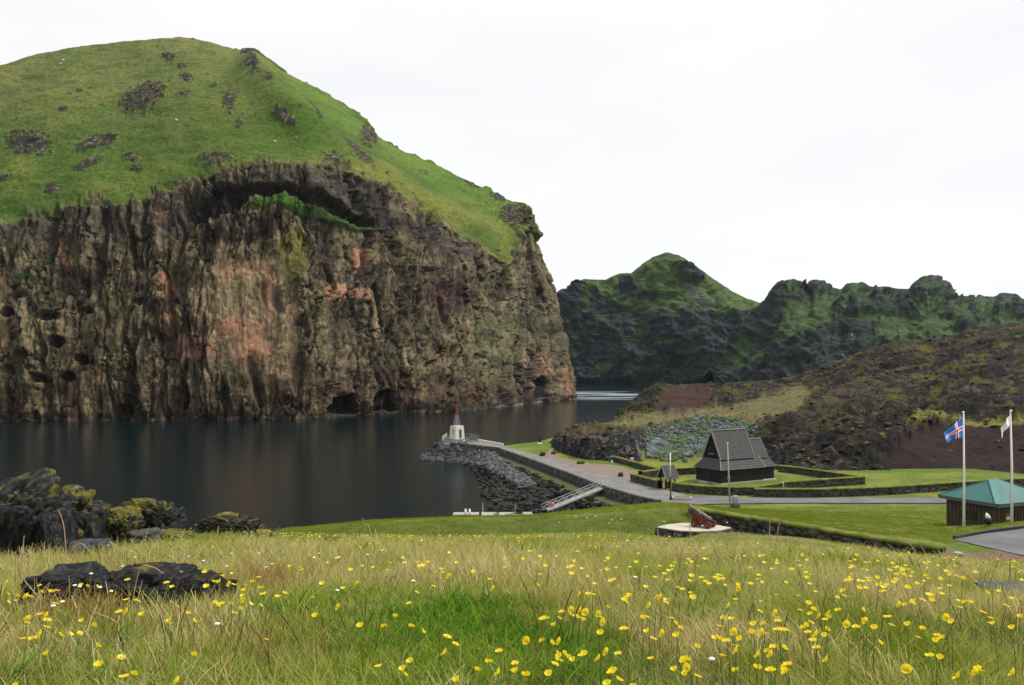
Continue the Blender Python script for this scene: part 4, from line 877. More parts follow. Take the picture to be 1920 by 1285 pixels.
# gables
def gable(name, x, y0, y1, z0, zr, th=.12):
    mb = MB(); ym = (y0 + y1) / 2; mb.add([(x, y0, z0), (x, y1, z0), (x, ym, zr), (x + th, y0, z0), (x + th, y1, z0), (x + th, ym, zr)], [(0, 1, 2), (3, 5, 4), (0, 3, 4, 1), (1, 4, 5, 2), (2, 5, 3, 0)])
    for y in np.arange(y0 + .35, y1 - .2, .4):
        hh = zr - abs(y - ym) / ((y1 - y0) / 2) * (zr - z0); mb.box(x - .03, x, y - .03, y + .03, z0, hh - .1)
    mb.build(name, dkwood, ch)
gable('gable', 1.0, 1.1, 5.5, 4.4, 9.3); gable('gable', 9.0, 1.1, 5.5, 4.4, 9.3); gable('gable', 12.9, 1.5, 5.1, 4.1, 7.3)
# main roofs
def saddle(name, x0, x1, y0, y1, ze, zr, rows_):
    ym = (y0 + y1) / 2; mb = MB(); shingles(mb, (x0, y0, ze), (x1, y0, ze), (x1, ym, zr), (x0, ym, zr), rows_); shingles(mb, (x1, y1, ze), (x0, y1, ze), (x0, ym, zr), (x1, ym, zr), rows_)
    o = mb.build(name, shingle, ch); rb = MB(); rb.box(x0 - .08, x1 + .08, ym - .16, ym + .16, zr + .02, zr + .2); rb.build('ridge_board', pale, o)
    for x in (x0 - .06, x1 + .06):
        for ye in (y0, y1):
            vb = MB(); vb.bar((x, ye, ze), (x, ym, zr + .06), .12, .26); vb.build('barge_board', pale, o)
    return o
saddle('nave_roof', .75, 9.1, .85, 5.75, 4.25, 9.45, 16); saddle('chancel_roof', 9.12, 13.05, 1.3, 5.3, 4.05, 7.5, 10)
# lean-to roofs round nave and chancel
def leanto(name, xo0, xo1, yo0, yo1, xi0, xi1, yi0, yi1, ze, zi, sides):
    mb = MB(); o_ = [(xo0, yo0, ze), (xo1, yo0, ze), (xo1, yo1, ze), (xo0, yo1, ze)]; i_ = [(xi0, yi0, zi), (xi1, yi0, zi), (xi1, yi1, zi), (xi0, yi1, zi)]
    for k in sides: shingles(mb, o_[k], o_[(k+1) % 4], i_[(k+1) % 4], i_[k], 5)
    o = mb.build(name, shingle, ch)
    for k in range(4):
        if k in sides or (k - 1) % 4 in sides: hb = MB(); hb.bar(Vector(o_[k]) + Vector((0, 0, .08)), Vector(i_[k]) + Vector((0, 0, .08)), .13, .1); hb.build('hip_board', pale, o)
    return o
leanto('aisle_roof', -.35, 10.75, -.35, 6.95, .98, 10.72, 1.28, 5.32, 2.45, 4.35, (0, 2, 3))
leanto('chancel_aisle_roof', 10.4, 14.3, .1, 6.5, 10.6, 12.95, 1.68, 4.92, 2.45, 4.15, (0, 1, 2))
mb = MB(); mb.box(-.12, -.02, 2.5, 4.1, .12, 2.25); dr = mb.build('door', dkwood, ch); MB().box(-.17, -.12, 3.85, 3.95, 1.05, 1.2).build('handle', plain('iron', (.03, .03, .03), .5, metal=.6), dr)
MB().box(-1.6, -.3, 2.3, 4.3, -.1, .1).build('door_step', concrete, ch)
for yy in (2.75, 3.3, 3.85): MB().box(.93, .99, yy - .13, yy + .13, 6.0, 6.5).build('window', plain('dark_glass', (.01, .01, .012), .2), ch)
MB().box(.6, 1.0, 2.6, 4.0, 5.1, 5.2).build('gable_beam', pale, ch)

# lych gate in the churchyard wall
p = gc(1252, 917); lg = empty('gatehouse', p, R(29), 'small dark wooden gatehouse with a steep shingled roof in the churchyard wall', 'gatehouse')
for sx in (-1.0, 1.0):
    for sy in (-.7, .7): MB().box(sx - .09, sx + .09, sy - .09, sy + .09, 0, 2.3).build('post', dkwood, lg)
mb = MB(); shingles(mb, (-1.5, -1.25, 1.9), (1.5, -1.25, 1.9), (1.3, 0, 4.1), (-1.3, 0, 4.1), 7); shingles(mb, (1.5, 1.25, 1.9), (-1.5, 1.25, 1.9), (-1.3, 0, 4.1), (1.3, 0, 4.1), 7); rf = mb.build('roof', shingle, lg)
MB().box(-1.35, 1.35, -.1, .1, 4.1, 4.22).build('ridge_board', pale, rf)
for s_ in (-1, 1):
    for t_ in (-1, 1): MB().bar((s_ * 1.52, t_ * 1.25, 1.92), (s_ * 1.34, 0, 4.15), .08, .16).build('barge_board', pale, rf)
mb = MB(); mb.add([(-1.2, -1, 2.2), (-1.2, 1, 2.2), (-1.2, 0, 3.9), (-1.1, -1, 2.2), (-1.1, 1, 2.2), (-1.1, 0, 3.9)], [(0, 1, 2), (3, 5, 4), (0, 3, 4, 1), (1, 4, 5, 2), (2, 5, 3, 0)]); mb.box(-1.1, 1.1, -.75, -.65, 2.0, 2.2); mb.build('frame', dkwood, lg)
for sy in (-.4, .4): MB().box(-.05, .02, sy - .33, sy + .33, .1, 1.3).build('gate_leaf', dkwood, lg)

# ================================================================== masts, stone, trough
whitep = plain('white_paint', (.80, .80, .78), .45, var=.04, scale=3); brown = plain('brown_paint', (.07, .03, .022), .6); yell = plain('bare_pole_wood', (.34, .33, .20), .7, var=.15, scale=8)
p = gc(1257.5, 938); ms = empty('signal_mast', p, 0, 'slender mast, white above and brown below, at the edge of the road', 'mast')
MB().tube([(0, 0, 0), (0, 0, 4.0)], [.11, .1]).build('lower_mast', brown, ms, smooth=True); MB().tube([(-.06, 0, 3.7), (-.07, 0, 7.55)], [.10, .075]).build('upper_mast', whitep, ms, smooth=True)
MB().box(-.16, .16, -.16, .16, 0, .5).build('socket', plain('black_iron', (.02, .02, .02), .6), ms)
p = on_ray(1369, 953, 0, 64, 90); hh = 122 / F * p.y; lean = -5 / F * p.y; pl = empty('wooden_pole', p, 0, 'tall yellowish wooden pole beside the grey monument stone', 'pole')
MB().tube([(0, 0, -.2), (lean, 0, hh)], [.1, .06]).build('shaft', yell, pl, smooth=True); MB().box(lean * .5 - .12, lean * .5 + .12, -.1, .1, hh * .455, hh * .50).build('bracket', concrete, pl); MB().tube([(lean, 0, hh), (lean, 0, hh + .1)], .1).build('cap', whitep, pl)
p = on_ray(1379, 951, 0, 64, 95); q = p.y / F
mn = empty('monument', p, R(12), 'grey upright monument stone standing on dark rocks above the lawn', 'monument')
def stone_block(name, mat, par, w, d_, h, z0, seed, tap=.85):
    V, F_ = ICO[4]; V = V.copy(); V = np.sign(V) * np.abs(V) ** .45; V *= (1 + .05 * fbm(V[:, 0] * 2, V[:, 1] * 2, V[:, 2] * 2, 3, seed))[:, None]
    k = 1 - (1 - tap) * (V[:, 2:3] + 1) / 2; V = np.column_stack([V[:, :2] * k * np.array([w / 2, d_ / 2]), V[:, 2] * h / 2 + z0 + h / 2]); return link(name, npmesh(name, V, F_), mat, par)
stone_block('stone', plain('grey_stone', (.27, .27, .265), .9, var=.2, scale=3, bump=.4), mn, 13 * q, 9 * q, 17 * q, 8 * q, 3, .88)
stone_block('rock_base', plain('dark_rock', (.05, .05, .055), .95, var=.4, scale=4, bump=.6), mn, 18 * q, 14 * q, 10 * q, -1 * q, 5, .8)
p = gc(1279, 938); tr = empty('stone_trough', p, R(-14), 'low pale concrete frame filled with reddish gravel beside the road', 'trough')
mb = MB(); mb.box(-1.5, 1.5, -1.1, -.9, -.2, .5); mb.box(-1.5, 1.5, .9, 1.1, -.2, .5); mb.box(-1.5, -1.3, -.898, .898, -.2, .498); mb.box(1.3, 1.5, -.898, .898, -.2, .498); mb.build('rim', concrete, tr); MB().box(-1.3, 1.3, -.9, .9, -.2, .38).build('gravel_fill', gravel, tr)

# green bin, white box, post light
p = gc(1145, 867); bn = empty('litter_bin', p, .2, 'dark green litter bin at the start of the low yard wall', 'litter bin'); grn = plain('green_paint', (.02, .10, .06), .5)
MB().box(-.3, .3, -.3, .3, .05, 1.1).build('body', grn, bn, bevel=.04); mb = MB(); mb.add([(-.36, -.36, 1.1), (.36, -.36, 1.1), (.36, .36, 1.1), (-.36, .36, 1.1), (-.2, -.2, 1.4), (.2, -.2, 1.4), (.2, .2, 1.4), (-.2, .2, 1.4)], [(0, 1, 2, 3), (4, 5, 6, 7), (0, 1, 5, 4), (1, 2, 6, 5), (2, 3, 7, 6), (3, 0, 4, 7)]); mb.build('lid', grn, bn)
p = gc(1147.5, 868); stone_block('stone', whitep, None, .5, .4, .45, 0, 8); o = bpy.context.scene.objects[-1] if False else COL.objects[-1]; o.location = p; tag(o, 'small white painted stone in front of the green bin', 'stone')
p = gc(1185, 866); p.z += 0; wb = empty('utility_box', p, .1, 'small whitish box standing in front of the dark rubble', 'utility box'); MB().box(-.32, .32, -.25, .25, .15, .85).build('housing', plain('offwhite', (.5, .5, .46), .6), wb, bevel=.02); MB().box(-.36, .36, -.29, .29, -.3, .15).build('foot', concrete, wb); MB().box(-.37, .37, -.3, .3, .85, .9).build('lid', whitep, wb)
p = gc(1468.5, 925); lp_ = empty('marker_post', p, 0, 'short pale post between the two turf walls', 'post'); MB().tube([(0, 0, -.2), (0, 0, 1.75)], .1).build('shaft', pale, lp_, smooth=True); MB().tube([(0, 0, 1.75), (0, 0, 1.85)], [.14, .1]).build('cap', whitep, lp_)
p = gc(1012, 832.5); sm_ = empty('memorial', p, .2, 'dark rounded memorial stone on a pale base on the shore lawn', 'memorial'); stone_block('base', whitep, sm_, 1.25, 1.0, .45, -.1, 4, .95); stone_block('stone', plain('dark_stone', (.025, .027, .03), .8, var=.3), sm_, .95, .6, 2.0, .33, 6, .75)

# ================================================================== beacon at the jetty head
wconc = plain('white_concrete', (.55, .54, .48), .8, var=.1, scale=1.5, bump=.1); redp = plain('red_paint', (.28, .06, .045), .6); gsteel = plain('grey_steel', (.33, .33, .33), .5, metal=.3)
p = gc(854, 825.5); p.z = ZC + .15; bc = empty('harbour_beacon', p, R(38), 'white concrete harbour beacon with a lattice mast at the jetty head', 'beacon')
S_ = 3.35; Hh = 4.0; kk = .86; m0 = S_ * (1 - kk) / 2
def bx_t(name, x0, x1, y0, y1, z0, z1, par, mat): return MB().box(x0, x1, y0, y1, z0, z1).build(name, mat, par)
dm = MB()                                         # tapered block with a door recess in its right face
lo = [(0, 0, 0), (S_, 0, 0), (S_, S_, 0), (0, S_, 0)]; hi = [(m0, m0, Hh), (S_ - m0, m0, Hh), (S_ - m0, S_ - m0, Hh), (m0, S_ - m0, Hh)]
dx0, dx1, dh = 1.45, 2.35, 2.9
def yf(z): return m0 * z / Hh
def xl(z): return m0 * z / Hh
V = lo + hi + [(dx0, yf(.2), .2), (dx1, yf(.2), .2), (dx1, yf(dh), dh), (dx0, yf(dh), dh), (dx0, .7, .2), (dx1, .7, .2), (dx1, .7, dh), (dx0, .7, dh)]
dm.add(V, [(1, 2, 6, 5), (2, 3, 7, 6), (3, 0, 4, 7), (4, 5, 6, 7), (0, 3, 2, 1), (0, 8, 11, 4), (4, 11, 10, 5), (5, 10, 9, 1), (1, 9, 8, 0), (8, 12, 15, 11), (9, 10, 14, 13), (11, 15, 14, 10), (8, 9, 13, 12), (12, 13, 14, 15)]); blk = dm.build('tower_block', wconc, bc)
bx_t('door', dx0 + .02, dx1 - .02, .55, .62, .22, dh - .02, bc, plain('dark_door', (.07, .05, .03), .7))
em = MB(); q_ = Matrix.Rotation(math.atan2(m0, Hh), 4, 'Y')                # orange plaque on the left face
for (y0, y1, z0, z1) in ((1.0, 1.35, 1.5, 2.9), (1.5, 1.85, 1.5, 2.9), (1.35, 1.5, 2.1, 2.3), (1.15, 1.7, 2.95, 3.1)):
    em.add([(xl(z) - .03 - k, y, z) for k in (0, .03) for (y, z) in ((y0, z0), (y1, z0), (y1, z1), (y0, z1))], [(0, 1, 2, 3), (4, 5, 6, 7), (0, 1, 5, 4), (1, 2, 6, 5), (2, 3, 7, 6), (3, 0, 4, 7)])
em.build('emblem', plain('orange_paint', (.50, .20, .05), .6), bc)
c0 = S_ / 2
mb = MB(); mr = MB(); b0, b1, hm = .72, .22, 4.6
def cn(z, k): w_ = b0 + (b1 - b0) * z / hm; return Vector((c0 + w_ * (1, 1, -1, -1)[k], c0 + w_ * (1, -1, -1, 1)[k], Hh + z))
for k in range(4):
    mb.bar(cn(0, k), cn(3.2, k), .09); mr.bar(cn(3.2, k), cn(hm, k), .1)
    for z in (0, .8, 1.6, 2.4): mb.bar(cn(z, k), cn(z + .8, (k + 1) % 4), .05); mb.bar(cn(z + .8, k), cn(z + .8, (k + 1) % 4), .05)
    for z in (3.2, 3.9): mr.bar(cn(z, k), cn(z + .7, (k + 1) % 4), .06)
mb.build('lattice_mast', gsteel, bc); mr.box(c0 - .24, c0 + .24, c0 - .24, c0 + .24, Hh + 3.9, Hh + hm); mr.build('mast_top', redp, bc)
ln = MB(); ln.tube([(c0, c0, Hh + hm), (c0, c0, Hh + hm + .5), (c0, c0, Hh + hm + .75)], [.22, .22, .05]); ln.build('lantern', redp, bc, smooth=True)
# jetty head: quay block, railings, bollard, low parapet
qz = MB(); qa = [gc(829, 829), gc(868, 829.5), gc(884, 826), gc(878, 821), gc(838, 821)]; qz.add([(v.x, v.y, ZC + .16) for v in qa] + [(v.x, v.y, -1.5) for v in qa], [(0, 1, 2, 3, 4), (9, 8, 7, 6, 5)] + [(i, 5 + i, 5 + (i + 1) % 5, (i + 1) % 5) for i in range(5)])
tag(qz.build('quay_block', plain('quay_concrete', (.06, .06, .062), .9, var=.3, scale=1, bump=.4)), 'dark quay block under the beacon at the jetty head', 'quay')
def railing(name, label, pts, h, nrail, mat, posts, cat='railing', group=None):
    o0 = Vector(pts[0]); root = empty(name, o0, 0, label, cat, group)
    L_ = [Vector(p) - o0 for p in pts]
    for a, b in zip(L_[:-1], L_[1:]):
        k = max(1, int((b - a).length / posts))
        for i in range(k + (b == L_[-1])): q = a.lerp(b, i / k); MB().bar(q, q + Vector((0, 0, h)), .09).build('post', mat, root)
    mb = MB()
    for a, b in zip(L_[:-1], L_[1:]):
        for j in range(nrail): z = h * (1 - j / max(1, nrail) * .9); mb.bar(a + Vector((0, 0, z)), b + Vector((0, 0, z)), .06)
    mb.build('rail', mat, root); return root
zz = Vector((0, 0, .1))
railing('railing', 'pale railing on the left end of the quay beside the beacon', [gc(829.5, 827.5) + zz, gc(838, 821.5) + zz], 1.4, 2, whitep, 1.6)
railing('railing', 'thin grey railing on the far side of the jetty head, right of the beacon', [gc(868, 822.5) + zz, gc(881, 822.5) + zz, gc(898, 827) + zz], 1.5, 3, gsteel, 1.3)
p = gc(870, 831.5); bo = empty('bollard', p, 0, 'small white bollard at the edge of the quay in front of the beacon', 'bollard'); MB().tube([(0, 0, 0), (0, 0, .7)], [.16, .13]).build('shaft', whitep, bo, smooth=True); MB().tube([(0, 0, .7), (0, 0, .8), (0, 0, .9)], [.24, .26, .12]).build('cap', whitep, bo, smooth=True)
mb = MB()
for i in range(8):
    a, b_ = poly_at(g2([(897, 827.5), (944, 836)]), np.array([i / 8, (i + .86) / 8])); mb.bar((a[0], a[1], ZC + .3), (b_[0], b_[1], ZC + .3), .5, .55)
tag(mb.build('parapet', wconc), 'low pale parapet blocks along the outer edge of the jetty', 'parapet')

# ================================================================== gangway, pontoon, boat
a = gz(1018, 960, .75); b_ = Vector((16.1, 142, 4.15)); dr_ = (b_ - a); ln_ = dr_.length; gw = empty('gangway', a, 0, 'sloping grey metal gangway from the jetty down to the pontoon', 'gangway')
u = dr_.normalized(); sid = Vector((-u.y, u.x, 0)).normalized(); up_ = Vector((0, 0, 1)); alu = plain('aluminium', (.42, .42, .41), .5, metal=.4)
mb = MB(); mb.slab([-sid * .6, u * ln_ - sid * .6, u * ln_ + sid * .6, sid * .6], .08); mb.build('deck', alu, gw)
for s_ in (-1, 1):
    bs = sid * .65 * s_; MB().bar(bs, bs + u * ln_, .22, .3).build('side_beam', alu, gw)
    mb = MB(); mb.bar(bs + up_ * 1.15, bs + u * ln_ + up_ * 1.15, .08); mb.bar(bs + up_ * .65, bs + u * ln_ + up_ * .65, .06)
    for i in range(9): q = bs + u * ln_ * i / 8; mb.bar(q, q + up_ * 1.15, .06)
    for i in range(8): mb.bar(bs + u * ln_ * i / 8, bs + u * ln_ * (i + 1) / 8 + up_ * 1.15, .04)
    mb.build('handrail', alu, gw)
lb = empty('lifebuoy', a + u * 1.3 - sid * .72 + up_ * .85, 0, 'red lifebuoy hanging on the lower end of the gangway', 'lifebuoy')
ring = MB(); pts_ = [(math.cos(t) * .36, -.05, math.sin(t) * .36) for t in np.linspace(0, 2 * math.pi, 21)]; ring.tube(pts_, .13, 8, False); ring.build('ring', plain('lifebuoy_red', (.62, .12, .09), .5), lb, smooth=True)
for t in (.8, 2.3, 3.9, 5.4): MB().tube([(math.cos(t + e) * .36, -.05, math.sin(t + e) * .36) for e in (-.12, 0, .12)], .14, 8).build('band', whitep, lb, smooth=True)
wdk = plain('pontoon_planks', (.30, .27, .22), .85, var=.25, scale=2, stretch=(.3, 4, 1)); pn = empty('pontoon', (-4, 136, .0), R(.8), 'long low floating pontoon behind the green bank', 'pontoon')
MB().box(-6, 12.6, -1.3, 1.5, .35, .55).build('deck', wdk, pn)
for x in np.arange(-5, 12, 3): MB().box(x - 1, x + 1, -1.2, 1.4, -.2, .35).build('float', concrete, pn)
MB().box(-6.05, 12.65, -1.42, -1.3, .25, .62).build('fender', pale, pn)
for px, lab in ((873, 'left white mooring post at the pontoon end'), (880.5, 'right white mooring post at the pontoon end')):
    q = at(px, 970, 134.5); q.z = .5; r_ = empty('mooring_post', q, 0, lab, 'mooring post'); MB().tube([(0, 0, 0), (0, 0, 1.0)], .17).build('shaft', whitep, r_, smooth=True); MB().tube([(0, 0, 1.0), (0, 0, 1.12)], [.19, .12]).build('cap', whitep, r_, smooth=True)
q = at(966, 963, 137.6); q.z = -.5; r_ = empty('mooring_pile', q, 0, 'thin dark pile standing behind the pontoon', 'mooring pile'); MB().tube([(0, 0, 0), (0, 0, 2.4)], .1).build('shaft', plain('greenish_steel', (.10, .12, .10), .7), r_, smooth=True); MB().tube([(0, 0, 2.4), (0, 0, 2.5)], [.12, .06]).build('cap', gsteel, r_)
bt = empty('small_boat', (-2.6, 134.9, .12), R(4), 'small grey open boat with a thin mast moored at the pontoon', 'boat'); bt.location.y = 133.4
hl = MB(); st = [(-2.6, .75, .75), (-1.5, .95, .62), (0, 1.0, .6), (1.5, .85, .68), (2.5, .35, .85), (2.9, .03, 1.0)]; rr_ = []
for (x, w_, zt) in st:
    rr_.append([(x, -w_, zt), (x, -w_ * .75, .05), (x, 0, -.2), (x, w_ * .75, .05), (x, w_, zt), (x, w_ * .86, zt), (x, 0, .1), (x, -w_ * .86, zt)])
vs_ = [v for ring_ in rr_ for v in ring_]; fs_ = [(i * 8 + k, i * 8 + (k + 1) % 8, (i + 1) * 8 + (k + 1) % 8, (i + 1) * 8 + k) for i in range(5) for k in range(8)] + [tuple(range(8))[::-1]]
hl.add(vs_, fs_); hl.build('hull', plain('boat_grey', (.35, .36, .38), .5), bt)
MB().box(-.4, .5, -.6, .6, .35, 1.05).build('console', gsteel, bt, bevel=.05); MB().slab([(.5, -.55, 1.05), (.5, .55, 1.05), (.1, .5, 1.5), (.1, -.5, 1.5)], .04).build('windscreen', plain('tinted_glass', (.03, .04, .05), .15), bt)
MB().box(-2.9, -2.5, -.2, .2, .2, 1.15).build('outboard_motor', plain('motor_black', (.02, .02, .02), .4), bt, bevel=.06); MB().tube([(-2.2, 0, .5), (-2.3, 0, 2.7)], [.05, .03]).build('mast', whitep, bt)
ob = MB(); ob.tube([(.9, -1.05, .45), (.9, -1.1, .6), (.9, -1.1, .85), (.9, -1.05, 1.0)], [.05, .22, .22, .05]); ob.build('fender', plain('orange_plastic', (.75, .28, .03), .5), bt, smooth=True)

# ================================================================== cannon on its deck
deckz = 14.02; cxp, cyp = (1299 - CX) / F * 55, 55.0
cp = empty('cannon_platform', (cxp, cyp, deckz), R(-2), 'low stone platform with a pale plank deck in front of the wall', 'platform')
oct_ = [(-2.45, -.1), (-1.75, .75), (-.5, 1.45), (.7, 1.45), (1.8, .8), (2.6, -.1), (1.5, -1.2), (.1, -1.5), (-1.1, -1.3)]
dkp = plain('deck_planks', (.47, .42, .34), .8, var=.14, scale=1.6, stretch=(.25, 7, 1), bump=.3)
mb = MB()
ys = np.arange(-1.5, 1.5, .2)
for y in ys:                                       # planks clipped to the deck outline
    y0, y1 = y + .012, min(y + .188, 1.44); xs_ = []
    for yy in (y0, y1):
        c_ = []
        for i in range(len(oct_)):
            (xa, ya), (xb, yb) = oct_[i], oct_[(i + 1) % len(oct_)]
            if (ya > yy) != (yb > yy): c_.append(xa + (yy - ya) / (yb - ya) * (xb - xa))
        xs_.append((min(c_), max(c_)) if len(c_) > 1 else None)
    if xs_[0] and xs_[1]: mb.add([(xs_[0][0], y0, -.05), (xs_[0][1], y0, -.05), (xs_[1][1], y1, -.05), (xs_[1][0], y1, -.05), (xs_[0][0], y0, 0), (xs_[0][1], y0, 0), (xs_[1][1], y1, 0), (xs_[1][0], y1, 0)], [(3, 2, 1, 0), (4, 5, 6, 7), (0, 1, 5, 4), (1, 2, 6, 5), (2, 3, 7, 6), (3, 0, 4, 7)])
mb.build('deck', dkp, cp)
t = np.linspace(0, 1, 240); oc = poly_at(oct_ + [oct_[0]], t); hz = np.linspace(-1.3, -.06, 14)
f1, f2, wi = worley(t[:, None] * 30, hz[None] / .22 + 0 * t[:, None], 0, 15); b2 = np.clip(f2 - f1, 0, .5); cc_ = oc * 1.0
sc_ = 1.04 + b2 * .06 + .03 * (hz < -.3)[None]
c = mix((.010, .010, .011), mix((.04, .04, .038), (.12, .115, .105), wi), ss(.05, .25, b2))
link('stone_base', npmesh('stone_base', np.dstack([oc[:, None, 0] * sc_, oc[:, None, 1] * sc_, 0 * sc_ + hz[None]]), gridfaces(240, 14), c), M_stone, cp)
MB().add([(x * 1.05, y * 1.05, -.07) for x, y in oct_] + [(x * 1.05, y * 1.05, -.12) for x, y in oct_], [tuple(range(9)), tuple(range(9, 18))[::-1]] + [(i, 9 + i, 9 + (i + 1) % 9, (i + 1) % 9) for i in range(9)]).build('edge_stones', plain('edge_stone', (.06, .06, .06), .9), cp)
redw = plain('oxblood_wood', (.10, .022, .014), .6, var=.25, scale=5, stretch=(1, 1, .3)); gun = plain('gun_iron', (.17, .16, .15), .5, metal=.4, var=.2)
cn_ = empty('cannon', ((1318 - CX) / F * 55, 55.0, deckz), math.atan2(.62, -.78), 'old grey cannon on a dark red four-wheeled carriage pointing out to the harbour', 'cannon')
mb = MB()
for s_ in (-1, 1):
    y = s_ * .27
    pr = [(-.75, .18), (.62, .18), (.68, .5), (.62, .98), (.3, 1.0), (.22, .82), (-.05, .8), (-.08, .64), (-.34, .62), (-.37, .48), (-.72, .46)]
    o = MB().add([(x, y - .045, z) for x, z in pr] + [(x, y + .045, z) for x, z in pr], [tuple(range(11)), tuple(range(11, 22))[::-1]] + [(i, (i + 1) % 11, 11 + (i + 1) % 11, 11 + i) for i in range(11)]).build('cheek', redw, cn_)
MB().box(-.7, .6, -.225, .225, .2, .3).build('bed', redw, cn_)
for x in (-.52, .45): MB().box(x - .09, x + .09, -.42, .42, .16, .32, m=0).build('axle', redw, cn_)
for x in (-.52, .45):
    for s_ in (-1, 1):
        wl_ = MB().tube([(x, s_ * .36, .23), (x, s_ * .50, .23)], .23, 20).build('wheel', redw, cn_); MB().tube([(x, s_ * .5, .23), (x, s_ * .545, .23)], .07, 10).build('hub', gun, wl_)
el = R(27); base_ = Vector((-.45, 0, .62)); dv = Vector((math.cos(el), 0, math.sin(el)))
prof = [(-.26, .02), (-.24, .055), (-.19, .06), (-.16, .03), (-.12, .10), (-.05, .165), (.0, .175), (.03, .15), (.4, .14), (.44, .155), (.47, .137), (.95, .12), (.98, .135), (1.01, .115), (1.5, .085), (1.56, .105), (1.62, .115), (1.66, .09)]
MB().tube([base_ + dv * a_ for a_, _ in prof], [r_ for _, r_ in prof], 20).build('barrel', gun, cn_, smooth=True)
MB().tube([base_ + dv * .66 + Vector((0, -.36, 0)), base_ + dv * .66 + Vector((0, .36, 0))], .055, 10).build('trunnion', gun, cn_)

# ================================================================== flagpoles and flags
for (px, row, topy, d_, lab, fl_) in ((1807.3, 988, 774, 62.0, 'left white flagpole with the blue, white and red flag', 1), (1897, 979, 771, 61.0, 'right white flagpole with the white flag', 2)):
    q = at(px, row, d_); hgt = (row - topy) / F * d_
    fp = empty('flagpole', q, 0, lab, 'flagpole')
    MB().tube([(0, 0, -.3), (0, 0, hgt * .5), (-.10 if fl_ == 2 else -.03, 0, hgt)], [.11, .085, .05], 12).build('shaft', whitep, fp, smooth=True)
    MB().tube([(-.05, 0, hgt), (-.05, 0, hgt + .06), (-.05, 0, hgt + .1)], [.1, .1, .04], 10).build('truck', whitep, fp, smooth=True)
    MB().tube([(-.12, -.05, .9), (-.11, -.06, hgt * .6), (-.1, -.05, hgt - .15)], .012, 5).build('halyard', gsteel, fp)
blue = plain('flag_blue', (.03, .14, .50), .8, var=.05); wht = plain('flag_white', (.80, .80, .82), .8, var=.03); red = plain('flag_red', (.62, .05, .05), .8, var=.05)
def flag(name, label, hoist, fly, cells_u, cells_v, colf, mats, sub=2):   # hoist, fly: (top, bottom) points; cloth sags between them
    nu, nv = len(cells_u) - 1, len(cells_v) - 1; us = np.concatenate([np.linspace(cells_u[i], cells_u[i+1], sub + 1)[:-1] for i in range(nu)] + [[cells_u[-1]]]); vsn = np.concatenate([np.linspace(cells_v[i], cells_v[i+1], sub + 1)[:-1] for i in range(nv)] + [[cells_v[-1]]])
    us /= cells_u[-1]; vsn /= cells_v[-1]; o0 = Vector(hoist[0]); V = []
    for v in vsn:
        a_ = Vector(hoist[0]).lerp(Vector(hoist[1]), v); c_ = Vector(fly[0]).lerp(Vector(fly[1]), v)
        for u_ in us:
            p_ = a_.lerp(c_, u_) - o0; w_ = math.sin(u_ * 9 + v * 2.5) * .13 * min(1, u_ * 3); p_.y += w_; p_.z += .08 * math.sin(u_ * 3.14) - .0 + .03 * math.sin(u_ * 14 + v * 4) * u_; V.append(p_[:])
    F_ = gridfaces(len(vsn), len(us)); me = npmesh(name, V, F_)
    for m_ in mats: me.materials.append(m_)
    mi = [colf(int(j // sub), int(i // sub)) for i in range(len(vsn) - 1) for j in range(len(us) - 1)]; me.polygons.foreach_set('material_index', mi)
    o = bpy.data.objects.new(name, me); COL.objects.link(o); o.location = o0; sol = o.modifiers.new('s', 'SOLIDIFY'); sol.thickness = .012; tag(o, label, 'flag'); return o
def icf(j, i):
    if j == 2 or i == 2: return 2
    if j in (1, 3) or i in (1, 3): return 1
    return 0
d1 = 62.0
flag('flag', 'blue flag with a white-edged red cross drooping from the left pole', (at(1804.5, 784, d1 - .1), at(1806, 821, d1 - .1)), (at(1770, 814, d1 - 1.0), at(1774, 831, d1 - 1.1)), [0, 7, 8, 10, 11, 25], [0, 7, 8, 10, 11, 18], icf, (blue, wht, red), 5)
flag('flag', 'small white flag hanging limp from the right pole', (at(1892.6, 780, 60.9), at(1893, 798, 60.9)), (at(1878, 806, 60.3), at(1876, 822, 60.3)), [0, 6, 12, 18, 24], [0, 6, 12, 18], lambda j, i: 0, (wht,), 5)

# ================================================================== hut
d0 = 62.0; ze = H - (946 - YH) / F * d0; C0 = Vector(((1872 - CX) / F * d0, d0, 0)); uL = Vector((-2.0, 4.9, 0)).normalized(); uR = Vector((uL.y, -uL.x, 0)); LL, LR = 5.4, 6.6; zb = 11.3
ht = empty('wooden_hut', (C0.x, C0.y, zb), math.atan2(uR.y, uR.x), 'dark brown wooden hut with a teal hipped roof behind the flagpoles', 'hut')   # local x along the right side, y along the left side
Ze = ze - zb; teal = plain('teal_metal', (.022, .112, .104), .6, var=.12, scale=.6, spec=.4); teal2 = plain('pale_teal', (.07, .20, .19), .5, var=.05); fasc = plain('grey_fascia', (.09, .08, .08), .7); hw = plain('hut_boards', (.05, .036, .027), .8, var=.55, scale=5, stretch=(1, 1, .08), bump=.5)
MB().box(.45, LR - .45, .45, LL - .45, -.6, Ze - .12).build('wall', hw, ht)
mb = MB()
for y in np.arange(.6, LL - .5, .32): mb.box(.40, .45, y, y + .07, -.3, Ze - .13)
for x in np.arange(.6, LR - .5, .32):
    if not 1.1 < x < 2.3: mb.box(x, x + .07, .40, .45, -.3, Ze - .13)
mb.build('battens', plain('batten_wood', (.08, .065, .05), .8), ht)
ap0 = (LR * .5 - .5, LL * .5, Ze + 1.45); ap1 = (LR * .5 + .5, LL * .5, Ze + 1.45); e = [(0, 0, Ze), (LR, 0, Ze), (LR, LL, Ze), (0, LL, Ze)]
